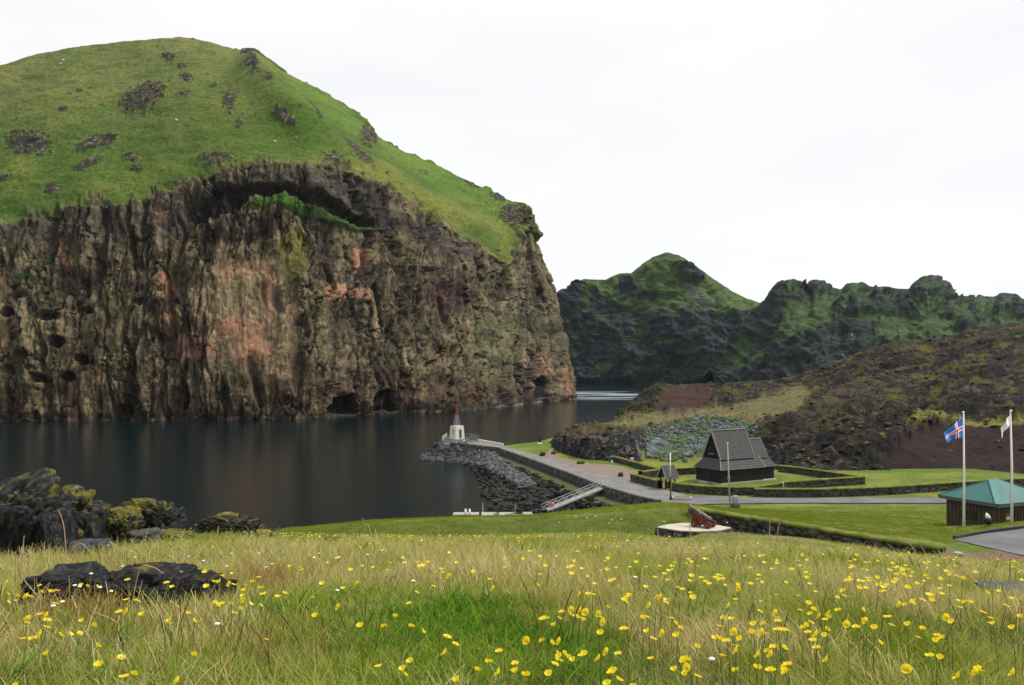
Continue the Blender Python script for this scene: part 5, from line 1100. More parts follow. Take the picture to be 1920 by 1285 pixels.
mb = MB(); mb.add([*e, ap0, ap1, *[(x, y, z - .05) for x, y, z in e]], [(0, 1, 5, 4), (1, 2, 5), (2, 3, 4, 5), (3, 0, 4), (0, 6, 7, 1), (1, 7, 8, 2), (2, 8, 9, 3), (3, 9, 6, 0), (9, 8, 7, 6)]); rf = mb.build('roof', teal, ht)
for i_, (c_, a_) in enumerate(zip(e, (ap0, ap1, ap1, ap0))):
    MB().bar(Vector(c_) + Vector((0, 0, .01)), Vector(a_) + Vector((0, 0, .01)), .42 if i_ == 0 else .12, .05).build('hip_flashing', teal2 if i_ == 0 else teal, rf)
mb = MB(); mb.box(.02, LR - .02, .02, .12, Ze - .28, Ze - .06); mb.box(.02, .12, .122, LL - .122, Ze - .28, Ze - .06); mb.box(.02, LR - .02, LL - .12, LL - .02, Ze - .28, Ze - .06); mb.box(LR - .12, LR - .02, .122, LL - .122, Ze - .28, Ze - .06); mb.build('fascia', fasc, ht)
MB().box(1.25, 2.15, .36, .46, .2, 2.25).build('door', plain('orange_brown_door', (.16, .07, .03), .7, var=.15), ht); MB().box(1.4, 2.0, .33, .36, 1.75, 2.0).build('notice', wconc, ht)
w_ = MB().box(.36, .45, 2.2, 3.6, 1.35, 2.1).build('window', plain('hut_glass', (.02, .022, .025), .15), ht); MB().box(.33, .36, 2.12, 3.68, 1.29, 1.35).build('sill', fasc, w_)
MB().box(.9, 2.5, -.5, .35, -.3, .32).build('doorstep', concrete, ht)
q = on_ray(1852, 986, 0, 58, 64); q = at(1853, 984, 61.2); rb_ = empty('rubbish_bin', q, .3, 'dark rubbish bin with a white liner sticking out, by the hut wall', 'rubbish bin')
MB().tube([(0, 0, 0), (0, 0, .5)], [.2, .26], 12).build('tub', plain('bin_black', (.02, .02, .022), .5), rb_, smooth=True); MB().tube([(0, 0, .5), (-.12, 0, .72), (-.2, 0, .92)], [.2, .14, .03], 9).build('liner', whitep, rb_, smooth=True)

# ================================================================== sheep on the hill, hut on the ridge
wool = plain('wool', (.62, .60, .54), .95, var=.1); dk = plain('sheep_face', (.5, .47, .4), .9)
def sheep_mesh():
    V, F_ = ICO[3]; V = V.copy() * np.array([.55, .26, .3]); V *= (1 + .08 * fbm(V[:, 0] * 9, V[:, 1] * 9, V[:, 2] * 9, 2, 3))[:, None]; V[:, 2] += .62; V[:, 2] += np.maximum(V[:, 0] - .25, 0) * .5; return V, F_
first = None
for i, (px, py, lab) in enumerate([(113, 121, 'white sheep near the skyline at the upper left of the hill'), (118, 115, 'sheep grazing just above another near the left skyline'), (332, 97, 'sheep right below the summit of the big hill'), (331, 228, 'lone sheep in the middle of the grassy slope'), (556, 260, 'white sheep below the rocks on the right shoulder of the hill'), (515, 268, 'sheep above the cliff brink near the spur')]):
    k_ = np.argmin((CX + F * Pn[nv1:nv1 + nv2, :, 0] / Pn[nv1:nv1 + nv2, :, 1] - px)**2 + (YH + F * (H - Pn[nv1:nv1 + nv2, :, 2]) / Pn[nv1:nv1 + nv2, :, 1] - py)**2)
    q = Vector(Pn[nv1:nv1 + nv2].reshape(-1, 3)[k_])
    if first is None:
        first = empty('sheep', q, .3, lab, 'sheep', 'sheep grazing on the big hill'); V, F_ = sheep_mesh()
        bdy = MB(); bdy.add([tuple(v) for v in V], [tuple(f) for f in F_]); bdy.tube([(.45, 0, .75), (.62, 0, .88), (.74, 0, .86), (.88, 0, .74)], [.15, .12, .11, .06], 8)
        for sx in (-.32, .32):
            for sy in (-.13, .13): bdy.tube([(sx, sy, .5), (sx + .02, sy, .25), (sx, sy, -.15)], [.07, .045, .035], 6)
        for sy in (-1, 1): bdy.tube([(.68, sy * .08, .93), (.66, sy * .2, .93)], [.04, .01], 5)
        bdy.build('body', wool, first, smooth=True); first.scale = (1.5,) * 3; s_ = first
    else: s_ = copy_tree(first); s_.location = q; s_.rotation_euler.z = i * 1.3; s_['label'] = lab
q = at(1516, 549, 1150); hb = empty('white_hut', q, .2, 'tiny white hut on the crest of the craggy green ridge', 'hut'); MB().box(-4, 4, -2, 2, -6, 2.6).build('wall', whitep, hb); MB().box(-4.3, 4.3, -2.3, 2.3, 2.6, 3.0).build('roof', wconc, hb)

# ================================================================== the flowering meadow
def grassmat(name, c_dark, c_light, c_alt, alt_scale=.8, trans=.35, sat=1.0):
    m = bpy.data.materials.new(name); m.use_nodes = True; t = m.node_tree; N = t.nodes.new; K = t.links.new; t.nodes.clear()
    o = N('ShaderNodeOutputMaterial'); d = N('ShaderNodeBsdfDiffuse'); tr_ = N('ShaderNodeBsdfTranslucent'); mx_ = N('ShaderNodeMixShader'); mx_.inputs[0].default_value = trans
    a = N('ShaderNodeAttribute'); a.attribute_name = 'Col'; g = N('ShaderNodeNewGeometry'); n = N('ShaderNodeTexNoise'); n.inputs['Scale'].default_value = alt_scale; n.inputs['Detail'].default_value = 3
    r = N('ShaderNodeMapRange'); r.inputs[1].default_value = .38; r.inputs[2].default_value = .62
    oi = N('ShaderNodeObjectInfo'); ad = N('ShaderNodeMath'); ad.operation = 'MULTIPLY_ADD'; ad.inputs[1].default_value = .6; ad.inputs[2].default_value = -.3; ad2 = N('ShaderNodeMath'); ad2.operation = 'ADD'; ad2.use_clamp = True
    K(oi.outputs['Random'], ad.inputs[0]); K(g.outputs['Position'], n.inputs['Vector']); K(n.outputs['Fac'], r.inputs[0]); K(r.outputs[0], ad2.inputs[0]); K(ad.outputs[0], ad2.inputs[1])
    m1_ = N('ShaderNodeMixRGB'); m1_.inputs[1].default_value = (*c_dark, 1); m1_.inputs[2].default_value = (*c_light, 1); m2_ = N('ShaderNodeMixRGB'); m2_.inputs[2].default_value = (*c_alt, 1)
    s_ = N('ShaderNodeSeparateColor'); K(a.outputs['Color'], s_.inputs[0]); K(s_.outputs[0], m1_.inputs[0]); K(m1_.outputs[0], m2_.inputs[1])
    mm_ = N('ShaderNodeMath'); mm_.operation = 'MULTIPLY'; K(ad2.outputs[0], mm_.inputs[0]); K(s_.outputs[1], mm_.inputs[1]); K(mm_.outputs[0], m2_.inputs[0])
    K(m2_.outputs[0], d.inputs[0]); K(m2_.outputs[0], tr_.inputs[0]); K(d.outputs[0], mx_.inputs[1]); K(tr_.outputs[0], mx_.inputs[2]); K(mx_.outputs[0], o.inputs[0]); return m
def tuft(nb, rad, h0, h1, w, bend, seed, seg=3, head=0.0, up=0.0):
    r = np.random.RandomState(seed); V = []; F_ = []; C_ = []
    for i in range(nb):
        a = r.rand() * 6.283; q = rad * math.sqrt(r.rand()); bx, by = q * math.cos(a), q * math.sin(a); h = h0 + (h1 - h0) * r.rand(); da = r.rand() * 6.283; bd = bend * (.3 + r.rand()) * h
        fa = r.rand() * 6.283; fx, fy = math.cos(fa), math.sin(fa); b = len(V); k = r.rand(); k2 = r.rand(); ww = w * (.6 + .8 * r.rand())
        for j in range(seg + 1):
            s_ = j / seg; x = bx + math.cos(da) * bd * s_ * s_; y = by + math.sin(da) * bd * s_ * s_; z = h * s_ * (1 - .18 * s_ * bend) - .02
            wj = ww * (1 - s_ ** 1.5 * .92) * .5
            if head and s_ > .7: wj = ww * head * (1.3 - s_)
            V += [(x - fx * wj, y - fy * wj, z), (x + fx * wj, y + fy * wj, z)]; C_ += [(k, k2, 0)] * 2
        for j in range(seg): F_.append((b + 2 * j, b + 2 * j + 1, b + 2 * j + 3, b + 2 * j + 2))
    return npmesh('tuft', V, F_, C_, smooth=False)
def make_coll(name, meshes, mat):
    c = bpy.data.collections.new(name)
    for i, me in enumerate(meshes):
        me.materials.append(mat); o = bpy.data.objects.new('%s_%02d' % (name, i), me); c.objects.link(o)
    return c
def scatter(name, label, P, rotz, tilt, scl, coll, seed=0):
    me = bpy.data.meshes.new(name); me.vertices.add(len(P)); me.vertices.foreach_set('co', np.asarray(P, np.float32).ravel())
    a = me.attributes.new('rot', 'FLOAT_VECTOR', 'POINT'); a.data.foreach_set('vector', np.column_stack([tilt * np.cos(rotz * 3), tilt * np.sin(rotz * 5), rotz]).astype(np.float32).ravel())
    a = me.attributes.new('scl', 'FLOAT_VECTOR', 'POINT'); a.data.foreach_set('vector', scl.astype(np.float32).ravel())
    a = me.attributes.new('idx', 'INT', 'POINT'); a.data.foreach_set('value', np.random.RandomState(seed).randint(0, len(coll.objects), len(P)).astype(np.int32))
    me.update(); o = bpy.data.objects.new(name, me); COL.objects.link(o)
    ng = bpy.data.node_groups.new(name + '_nodes', 'GeometryNodeTree'); ng.interface.new_socket('Geometry', in_out='INPUT', socket_type='NodeSocketGeometry'); ng.interface.new_socket('Geometry', in_out='OUTPUT', socket_type='NodeSocketGeometry')
    N = ng.nodes.new; gi = N('NodeGroupInput'); go = N('NodeGroupOutput'); ip = N('GeometryNodeInstanceOnPoints'); ci = N('GeometryNodeCollectionInfo'); ci.inputs['Collection'].default_value = coll; ci.inputs['Separate Children'].default_value = True; ci.inputs['Reset Children'].default_value = True
    def at_(nm, ty): q = N('GeometryNodeInputNamedAttribute'); q.data_type = ty; q.inputs['Name'].default_value = nm; return q.outputs['Attribute']
    K = ng.links.new; K(gi.outputs[0], ip.inputs['Points']); K(ci.outputs[0], ip.inputs['Instance']); ip.inputs['Pick Instance'].default_value = True
    K(at_('idx', 'INT'), ip.inputs['Instance Index']); K(at_('rot', 'FLOAT_VECTOR'), ip.inputs['Rotation']); K(at_('scl', 'FLOAT_VECTOR'), ip.inputs['Scale']); K(ip.outputs[0], go.inputs[0])
    md_ = o.modifiers.new('scatter', 'NODES'); md_.node_group = ng; return tag(o, label, None, None, 'stuff')

r = np.random.RandomState(21)
def sample(n, d0, d1, px0=-260, px1=2180, pw=1.0):
    d = np.exp(math.log(d0) + (math.log(d1) - math.log(d0)) * r.rand(n) ** pw); px = px0 + (px1 - px0) * r.rand(n); x = (px - CX) / F * d; return px, d, x
def sample_wide(n, d0, d1, pw=1.0, m=2.6):            # same density in view, plus a strip 2.6 m wide beside it
    q = (1220 + m * F / d0) / 1220; N_ = int(n * q); d = np.exp(math.log(d0) + (math.log(d1) - math.log(d0)) * r.rand(N_) ** pw); hf = 1220 + m * F / d
    k = r.rand(N_) < hf / (q * 1220); d = d[k]; hf = hf[k]; px = CX + hf * (2 * r.rand(len(d)) - 1); return px, d, (px - CX) / F * d
def keep_meadow(px, d):
    lim = np.interp(px, PXF, KD[:, 6]) + .3; lim = np.where(px < 500, np.interp(px, PXF, KD[:, 5]) + 1.0, lim)
    k = d < lim
    dk = ((px - CX) / F * d - cxp) ** 2 / 2.9**2 + (d - cyp) ** 2 / 1.9**2; k &= dk > 1
    k &= ~((px > 1768) & (d > 43.5))
    return k
SLABS = [(-2.52, 4.5, .30, .2), (-2.02, 4.35, .38, .24), (-1.72, 4.4, .19, .2)]
SL = [((130 - CX) / F * 4.5, 4.5, 160 / F * 4.5 * .42, .16), ((262 - CX) / F * 4.35, 4.35, 215 / F * 4.35 * .42, .19), ((375 - CX) / F * 4.4, 4.4, 110 / F * 4.4 * .42, .14), ((1896 - CX) / F * 6, 6, .22, .12)]
def off_slabs(x, d):
    k = np.ones(x.shape, bool)
    for a, b_, c_, e_ in SL: k &= ((x - a) / c_) ** 2 + ((d - b_) / (e_ + .05)) ** 2 > 1
    return k
def rowof(px, d): x = (px - CX) / F * d; return YH + F * (H - ground(x, d)) / d
def lushmask(px, row, x, d):
    a = softmask2(px, row, [(470, 1140), (640, 1128), (800, 1118), (980, 1135), (1060, 1160), (1190, 1195), (1180, 1240), (1100, 1300), (700, 1400), (640, 1300), (560, 1230), (500, 1180)], 22)
    b_ = softmask2(px, row, [(0, 1240), (150, 1215), (330, 1215), (520, 1240), (600, 1420), (0, 1420)], 40) * .6
    return np.maximum(a, b_)
def softmask2(px, py, poly, s_): return ss(-s_, s_, sdf(px + 14 * fbm(px / 30, py / 20, 0, 3, 7), py + 8 * fbm(px / 30, py / 20, 0, 3, 9), poly))
G_mix = grassmat('meadow_grass', (.08, .12, .010), (.34, .41, .050), (.60, .56, .18), .8, .5)
G_str = grassmat('straw_grass', (.32, .25, .08), (.78, .69, .34), (.30, .34, .055), .7, .5)
G_lush = grassmat('lush_grass', (.035, .10, .008), (.18, .36, .03), (.32, .40, .06), 2.0, .5)
G_stalk = grassmat('dark_stalks', (.03, .018, .010), (.09, .055, .028), (.20, .10, .05), 2.0, .1)
c_mix = make_coll('grass_tuft', [tuft(16, .05, .02, .085, .0032, .8, s_) for s_ in range(8)], G_mix)
c_str = make_coll('straw_tuft', [tuft(9, .05, .04, .13, .0024, .6, 20 + s_, 4, .7) for s_ in range(8)], G_str)
c_lush = make_coll('lush_tuft', [tuft(18, .05, .02, .07, .0060, 1.0, 40 + s_) for s_ in range(8)], G_lush)
c_stalk = make_coll('stalk_tuft', [tuft(1 + s_ % 2, .03, .09, .21, .0026, .35, 60 + s_, 5, 1.0) for s_ in range(8)], G_stalk)
c_far = make_coll('far_tuft', [tuft(34, .32, .05, .13, .008, .7, 80 + s_) for s_ in range(8)], G_mix)
c_farst = make_coll('far_straw_tuft', [tuft(26, .32, .08, .20, .0055, .5, 100 + s_, 4, .8) for s_ in range(8)], G_str)
def field(name, label, n, d0, d1, coll, prob, smin, smax, seed, hs=1.0, grow=0.0, pw=1.0, tilt=.25):
    px, d, x = sample_wide(n, d0, d1, pw=pw); row = rowof(px, d); k = keep_meadow(px, d) & off_slabs(x, d) & (r.rand(len(d)) < prob(px, row, x, d)); px, d, x = px[k], d[k], x[k]; z = ground(x, d)
    s_ = (smin + (smax - smin) * r.rand(len(x))) * (1 + grow * (d / d0 - 1)) * (.72 + .75 * ss(-.3, .4, fbm(x / (.35 + d * .07), d / (.35 + d * .10), 0, 3, seed + 300))); sc_ = np.column_stack([s_, s_, s_ * hs * (.75 + .5 * r.rand(len(x)))]) ; print(name, len(x))
    return scatter(name, label, np.column_stack([x, d, z]), r.rand(len(x)) * 6.283, np.full(len(x), tilt) * r.rand(len(x)), sc_, coll, seed)
nz_ = lambda x, d, s_, k: fbm(x / s_, d / s_, 0, 3, k)
field('meadow_grass', 'green and yellowish grass of the foreground meadow', 34000, 1.35, 9.5, c_mix, lambda px, row, x, d: 1 - .55 * lushmask(px, row, x, d), .8, 1.35, 1, grow=.10)
field('straw_grass', 'dry straw coloured grass stems through the foreground meadow', 22000, 1.35, 10, c_str, lambda px, row, x, d: (.12 + .88 * ss(-.35, .4, nz_(x, d, 1.1, 201) + .35 * ss(3.2, 5.5, d))) * (1 - .92 * lushmask(px, row, x, d)), .7, 1.15, 2, grow=.10)
field('lush_grass', 'patch of lush bright green leaves low in the meadow', 16000, 1.35, 6.0, c_lush, lambda px, row, x, d: np.clip(lushmask(px, row, x, d) + .18 * ss(-.1, .3, nz_(x, d, .5, 203)), 0, 1), .9, 1.7, 3, grow=.05)
field('dark_stalks', 'thin dark brown seed stalks sticking out of the meadow', 4200, 2.7, 30, c_stalk, lambda px, row, x, d: .2 + .8 * ss(0, .3, nz_(x, d, 1.5, 204)), .75, 1.25, 4, grow=.03, tilt=.2)
field('far_meadow_grass', 'yellow green grass covering the farther meadow', 19000, 7.5, 57, c_far, lambda px, row, x, d: 1 + 0 * px, .75, 1.25, 5, grow=.03, hs=.6)
field('far_straw_grass', 'pale straw coloured grass stems on the farther meadow', 14000, 7.5, 57, c_farst, lambda px, row, x, d: .25 + .75 * ss(-.3, .35, nz_(x, d, 5, 206)) * ss(1000, 1040, row), .7, 1.15, 6, grow=.025, hs=.58)
# short turf on the banks and the near lawn
c_lawn = make_coll('turf_tuft', [tuft(30, .35, .04, .12, .02, .9, 120 + s_, 2) for s_ in range(6)], grassmat('turf_grass', (.075, .125, .010), (.20, .26, .024), (.29, .28, .05), .3, .35))
px, d, x = sample(34000, 54, 114, 480, 2000); k = (d > np.interp(px, PXF, KD[:, 6]) + .2) & (d < np.where(px < 1300, 72, 84 + 30 * r.rand(len(d)))); k &= ~((px > 1752) & (d < 53)); k &= ~((px > 1786) & (d < 61.5) & (rowof(px, d) > np.interp(px, [1789, 1850, 1920, 2120], [1010, 999.5, 990.5, 970]) - 3)); k &= (((x - cxp) / 3.0) ** 2 + ((d - cyp) / 2.0) ** 2 > 1); k &= ~((px > 1772) & (d > 62.5) & (d < 73.5)); k &= ~((px > 1290) & (px < 1760) & (np.abs(d - np.interp(px, PXF, KD[:, 7])) < .9))
px, d, x = px[k], d[k], x[k]; s_ = .7 + .7 * r.rand(len(x))
scatter('turf_grass', 'short grass on the green bank and the lawn behind the wall', np.column_stack([x, d, ground(x, d)]), r.rand(len(x)) * 6.283, np.full(len(x), .1), np.column_stack([s_, s_, s_ * (.5 + .6 * r.rand(len(x)))]), c_lawn, 9)

# ------------------------------------------------------------------ buttercups
M_pet = plain('buttercup_petal', (.93, .70, .015), .35, var=.08, scale=60, spec=.4, col2=(.96, .80, .03)); M_pet.node_tree.nodes['Principled BSDF'].inputs['Roughness'].default_value = .4
_t = M_pet.node_tree; _tr = _t.nodes.new('ShaderNodeBsdfTranslucent'); _tr.inputs[0].default_value = (.95, .80, .03, 1); _mx = _t.nodes.new('ShaderNodeMixShader'); _mx.inputs[0].default_value = .45
_o = _t.nodes['Material Output']; _t.links.new(_t.nodes['Principled BSDF'].outputs[0], _mx.inputs[1]); _t.links.new(_tr.outputs[0], _mx.inputs[2]); _t.links.new(_mx.outputs[0], _o.inputs[0])
M_sta = plain('stamen', (.75, .42, .02), .7); M_stem = plain('flower_stem', (.10, .15, .03), .7); M_pale = plain('pale_petal', (.72, .70, .60), .7, var=.1, scale=60); M_dead = plain('dead_stem', (.42, .29, .19), .8, var=.25, scale=30); M_seed = plain('brown_calyx', (.22, .15, .08), .8)
def petals(rad, npt=5, cup=.45, seed=0, w=.62):
    mb = MB(); r_ = random.Random(seed)
    for k in range(npt):
        a = 6.283 * k / npt + r_.uniform(-.08, .08); u = Vector((math.cos(a), math.sin(a), 0)); v = Vector((-u.y, u.x, 0)); cu = cup * r_.uniform(.8, 1.25); P_ = []
        for s_, ww, hh in ((.08, .12, 0), (.45, .75, .35), (.8, 1.0, .85), (1.0, .6, 1.1)):
            for t_ in (-1, 0, 1): P_.append(u * rad * s_ + v * rad * w * ww * t_ + Vector((0, 0, rad * cu * (hh - .10 * (1 - abs(t_))))))
        mb.add(P_, [(3*i + j, 3*i + j + 1, 3*i + j + 4, 3*i + j + 3) for i in range(3) for j in range(2)])
    return mb
def buttercup(i, h):
    root = empty('buttercup', (0, 0, 0)); r_ = random.Random(i); lx_ = r_.uniform(-.03, .03); ly_ = r_.uniform(-.03, .03); pts_ = [(0, 0, -.03), (lx_ * .2, ly_ * .2, h * .4), (lx_ * .6, ly_ * .6, h * .75), (lx_, ly_, h)]
    MB().tube(pts_, [.0016, .0014, .0012, .0011], 5).build('stem', M_stem, root, smooth=True)
    hd = petals((.0132, .0120, .0110, .0130, .0102, .0120)[i % 6], 5, (.2, .45, .75, .35, 1.1, .55)[i % 6], i, .56).build('blossom', M_pet, root, smooth=True); hd.location = (lx_, ly_, h); hd.rotation_euler = (r_.uniform(-.6, 1.2), r_.uniform(-.7, .7), r_.uniform(0, 6))
    st = MB(); st.tube([(0, 0, .0), (0, 0, .003), (0, 0, .005)], [.003, .0038, .002], 8); s2 = st.build('stamens', M_sta, hd, smooth=True)
    return root
protos = [buttercup(i, .135 + .018 * i) for i in range(6)]; PH = [.135 + .018 * i for i in range(6)]
for p_ in protos: bpy.context.view_layer.update()
FL = [(495,1205),(737,1175),(732,1163),(773,1133),(781,1237),(826,1228),(769,1253),(840,1210),(822,1196),(775,1186),(785,1178),(945,1223),(867,1273),(927,1268),(765,1273),(937,1245),(907,1262),(635,1143),(594,1152),(525,1113),(501,1116),(492,1141),(445,1130),(450,1136),(417,1140),(429,1098),(407,1093),(584,1044),(555,1062),(560,1066),(570,1070),
 (1024,1162),(992,1207),(1030,1203),(1016,1211),(973,1245),(988,1261),(971,1280),(1047,1235),(1055,1228),(1040,1232),(1050,1240),(1063,1247),(1025,1249),(1033,1260),(1091,1223),(1092,1239),(1098,1234),(1113,1240),(1137,1228),(1168,1229),(1126,1184),(1053,1174),(1082,1163),(1063,1155),(1060,1148),(1066,1161),(1085,1148),(1096,1150),(1105,1166),(1126,1155),(1124,1162),(1128,1168),(1134,1171),(1180,1181),(1205,1160),(1203,1156),(1226,1122),(1237,1124),(1237,1131),(1264,1185),(1279,1190),(1259,1165),(1243,1194),(1340,1205),(1373,1204),(1375,1218),(1376,1225),(1293,1221),(1305,1235),(1227,1240),(1275,1253),(1289,1262),(1284,1258),(1294,1258),(1297,1273),(1399,1259),(1383,1194),(1380,1190),(1388,1197),(1428,1192),(1444,1215),(1455,1214),(1442,1232),(1492,1264),(1490,1250),(1458,1259),(1150,1278),(1153,1264),(1190,1284),(1172,1285),
 (159,1220),(193,1241),(349,1239),(230,1276),(236,1275),(323,1282),(16,1280),(334,1163),(331,1155),(359,1152),(361,1171),(251,1130),(236,1150),(233,1148),(80,1099),(84,1110),(97,1111),(64,1115),(67,1122),(41,1121),(16,1117),(14,1122),(72,1164),(70,1193),(74,1196),(46,1201),(92,1195),(110,1192),(115,1198),(140,1188),(170,1163),(409,1093),(431,1098),(443,1128),(449,1134),(418,1139),(394,1130),(40,1172),(74,1180),
 (1611,1042),(1770,1047),(1790,1053),(1795,1064),(1812,1068),(1780,1078),(1784,1080),(1801,1083),(1816,1051),(1830,1056),(1868,1047),(1893,1039),(1916,1037),(1905,1056),(1907,1066),(1732,1085),(1594,1111),(1573,1118),(1577,1092),(1688,1138),(1690,1133),(1700,1141),(1717,1125),(1728,1129),(1819,1137),(1857,1116),(1800,1143),(1829,1149),(1780,1163),(1787,1164),(1706,1170),(1745,1184),(1715,1199),(1765,1195),(1770,1205),(1873,1172),(1860,1173),(1908,1162),(1906,1178),(1755,1233),(1750,1230),(1657,1211),(1660,1175),(1640,1180),(1615,1178),(1637,1174),(1590,1148),(1603,1146),(1546,1163),(1555,1165),(1530,1182),(1480,1184),(1500,1178),(1465,1165),(1455,1162),(1510,1147),(1428,1192),(1836,1263),(1842,1258),(1846,1266),(1830,1268),(1916,1277),(1490,1263),(1488,1250),(1443,1232),(1446,1217),(1403,1262),(1535,1205),(1541,1216)]
fr = random.Random(9)
def dens():                                        # extra blossoms where the photograph shows them thick
    while True:
        q = fr.random()
        if q < .44: return fr.gauss(1430, 190), fr.gauss(1168, 20)
        if q < .58: return fr.uniform(0, 460), fr.uniform(1085, 1200)
        if q < .78: return fr.uniform(1000, 1920), fr.uniform(1090, 1285)
        if q < .9: return fr.uniform(450, 1100), fr.uniform(1070, 1130)
        return fr.uniform(0, 1920), fr.uniform(1150, 1290)
while len(FL) < 300:
    a_, b_ = dens()
    if 0 < a_ < 1920 and 1080 < b_ < 1290: FL.append((a_, b_))
FL = FL[:300]
def region(px, py):
    if py > 1215 and px < 640: return 'yellow buttercup in the bright green grass at the lower left', 'buttercups in the lower left grass'
    if px < 470 and py > 1060: return 'yellow buttercup growing round the black lava slabs on the left', 'buttercups round the lava slabs'
    if 640 <= px < 1200 and py > 1140: return 'yellow buttercup in the lush green patch at the front', 'buttercups in the lush patch'
    if px >= 1200 and py > 1212: return 'yellow buttercup in the straw coloured grass at the lower right', 'buttercups at the lower right'
    if 1160 <= px and 1125 < py <= 1212: return 'yellow buttercup in the thick band of flowers right of the lush patch', 'buttercups in the thick flower band'
    if px > 1700: return 'yellow buttercup near the red soil and grey flat stone on the right', 'buttercups near the red soil'
    return 'yellow buttercup farther up the meadow behind the lush patch', 'buttercups farther up the meadow'
FLD = {}
def place_flower(px, py, h):
    d = np.exp(np.linspace(math.log(1.8), math.log(14), 500)); x = (px - CX) / F * d; zr = H - (py - YH) / F * d; g = ground(x, d) + h; k = np.argmax(g >= zr) if np.any(g >= zr) else 499
    return x[k], d[k], g[k] - h
for i, (px, py) in enumerate(FL):
    k = fr.randrange(6); h = PH[k] * 1.0; sc_ = 1.0 if py > 1060 else .9
    x, d, z = place_flower(px, py, h)
    if i < 6: o = protos[i]; k = i; x, d, z = place_flower(px, py, PH[i])
    else:
        o = protos[k].copy(); COL.objects.link(o)
        for c_ in PCH[k]:
            n_ = c_[0].copy(); COL.objects.link(n_); n_.parent = o
            for e_ in c_[1]: m_ = e_.copy(); COL.objects.link(m_); m_.parent = n_
    if i == 5: PCH = [[(c_, list(c_.children)) for c_ in p_.children] for p_ in protos]
    o.location = (x, d, z); o.rotation_euler = (0, 0, fr.uniform(-.9, .9)); s_ = fr.uniform(.75, 1.15); o.scale = (s_, s_, 1)
    l_, g_ = region(px, py); tag(o, l_, 'buttercup', g_)
# the hundreds of smaller ones farther off, as one mesh
n = 9500; px, d, x = sample(n, 2.9, 56, -60, 1980, .95); row = rowof(px, d)
den = .02 + .22 * ss(.15, .4, nz_(x * 1.0, d, 1.6, 207)) * ss(300, 900, px) + 1.5 * np.exp(-((row - 1156) / 30) ** 2) * ss(980, 1150, px) * ss(1850, 1650, px) * ss(-.25, .25, nz_(x, d, .35, 209)) + .0 * row + .45 * np.exp(-((row - 1022) / 9) ** 2) * ss(480, 600, px) * ss(1300, 1100, px) + .2 * ss(.22, .4, nz_(x, d, 6, 208))
k = keep_meadow(px, d) & (r.rand(n) < den * .8) & (row < 1215) & off_slabs(x, d); x, d, px = x[k], d[k], px[k]; n = len(x); print('far flowers', n)
mb = petals(.013, 5, .5, 3); V0 = np.array(mb.v); F0 = np.array(mb.f); a = r.rand(n) * 6.28; s_ = (.55 + .5 * r.rand(n)) * (1 + d * .010); tl = r.rand(n) * .9 - .3
Vx = V0[:, 0][None] * np.cos(a)[:, None] - V0[:, 1][None] * np.sin(a)[:, None]; Vy = V0[:, 0][None] * np.sin(a)[:, None] + V0[:, 1][None] * np.cos(a)[:, None]; Vz = V0[:, 2][None] + 0 * Vx
y2 = Vy * np.cos(tl)[:, None] - Vz * np.sin(tl)[:, None]; z2 = Vy * np.sin(tl)[:, None] + Vz * np.cos(tl)[:, None]; hh = ground(x, d) + .13 + .08 * r.rand(n) + .002 * d
Vt = np.stack([Vx * s_[:, None] + x[:, None], y2 * s_[:, None] + d[:, None], z2 * s_[:, None] + hh[:, None]], -1)
tag(link('small_buttercups', npmesh('small_buttercups', Vt, (F0[None] + (np.arange(n) * len(V0))[:, None, None]).reshape(-1, 4), smooth=False), M_pet), 'hundreds of tiny yellow buttercups dotting the farther meadow', None, None, 'stuff')

# ------------------------------------------------------------------ pale flower heads and dead stalks
WF = [(45,1030,.10),(155,1008,.10),(583,1046,0),(114,1001,0),(165,1076,0),(147,1098,0),(142,1101,0),(195,1102,0),(207,1109,0),(232,1062,0),(205,1023,0),(353,1044,0),(376,1052,0),(426,1062,0),(434,1038,0),(500,1064,0),(490,1038,0),(602,1038,0),(854,1055,0),(757,1056,0),(625,1108,0),(103,1137,0),(125,1129,0),(1148,975,1),(1140,981,1),(1165,974,1),(1080,968,1),(1099,971,1),(1115,968,1),(1050,980,1),(1246,978,1),(1363,980,1),(1360,1003,1),(1432,996,1),(1187,1083,0),(1594,1026,0),(1650,1032,0),(1547,1040,0),(1337,1236,0),(417,1170,0),(780,1090,0),(640,1045,0),(690,1040,0),(1240,1010,1),(1300,1012,1)]
def whitef(i, h, s_=1.0):
    root = empty('white_flower', (0, 0, 0)); r_ = random.Random(i + 50); lx_ = r_.uniform(-.02, .02)
    MB().tube([(0, 0, -.03), (lx_ * .4, 0, h * .5), (lx_, 0, h)], [.0018 * s_, .0015 * s_, .0013 * s_], 5).build('stem', M_stem, root, smooth=True)
    mb = MB(); V, F_ = ICO[2]
    for k in range(7):
        a = 6.283 * k / 6; rr = 0 if k == 6 else .008; mb.add([(lx_ + s_ * (rr * .7 * math.cos(a) + .0045 * v[0]), s_ * (rr * .7 * math.sin(a) + .0045 * v[1]), h + s_ * (.004 * v[2] + (.002 if k == 6 else 0))) for v in ICO[1][0]], [tuple(f) for f in ICO[1][1]])
    mb.build('flower_head', M_pale, root, smooth=True); return root
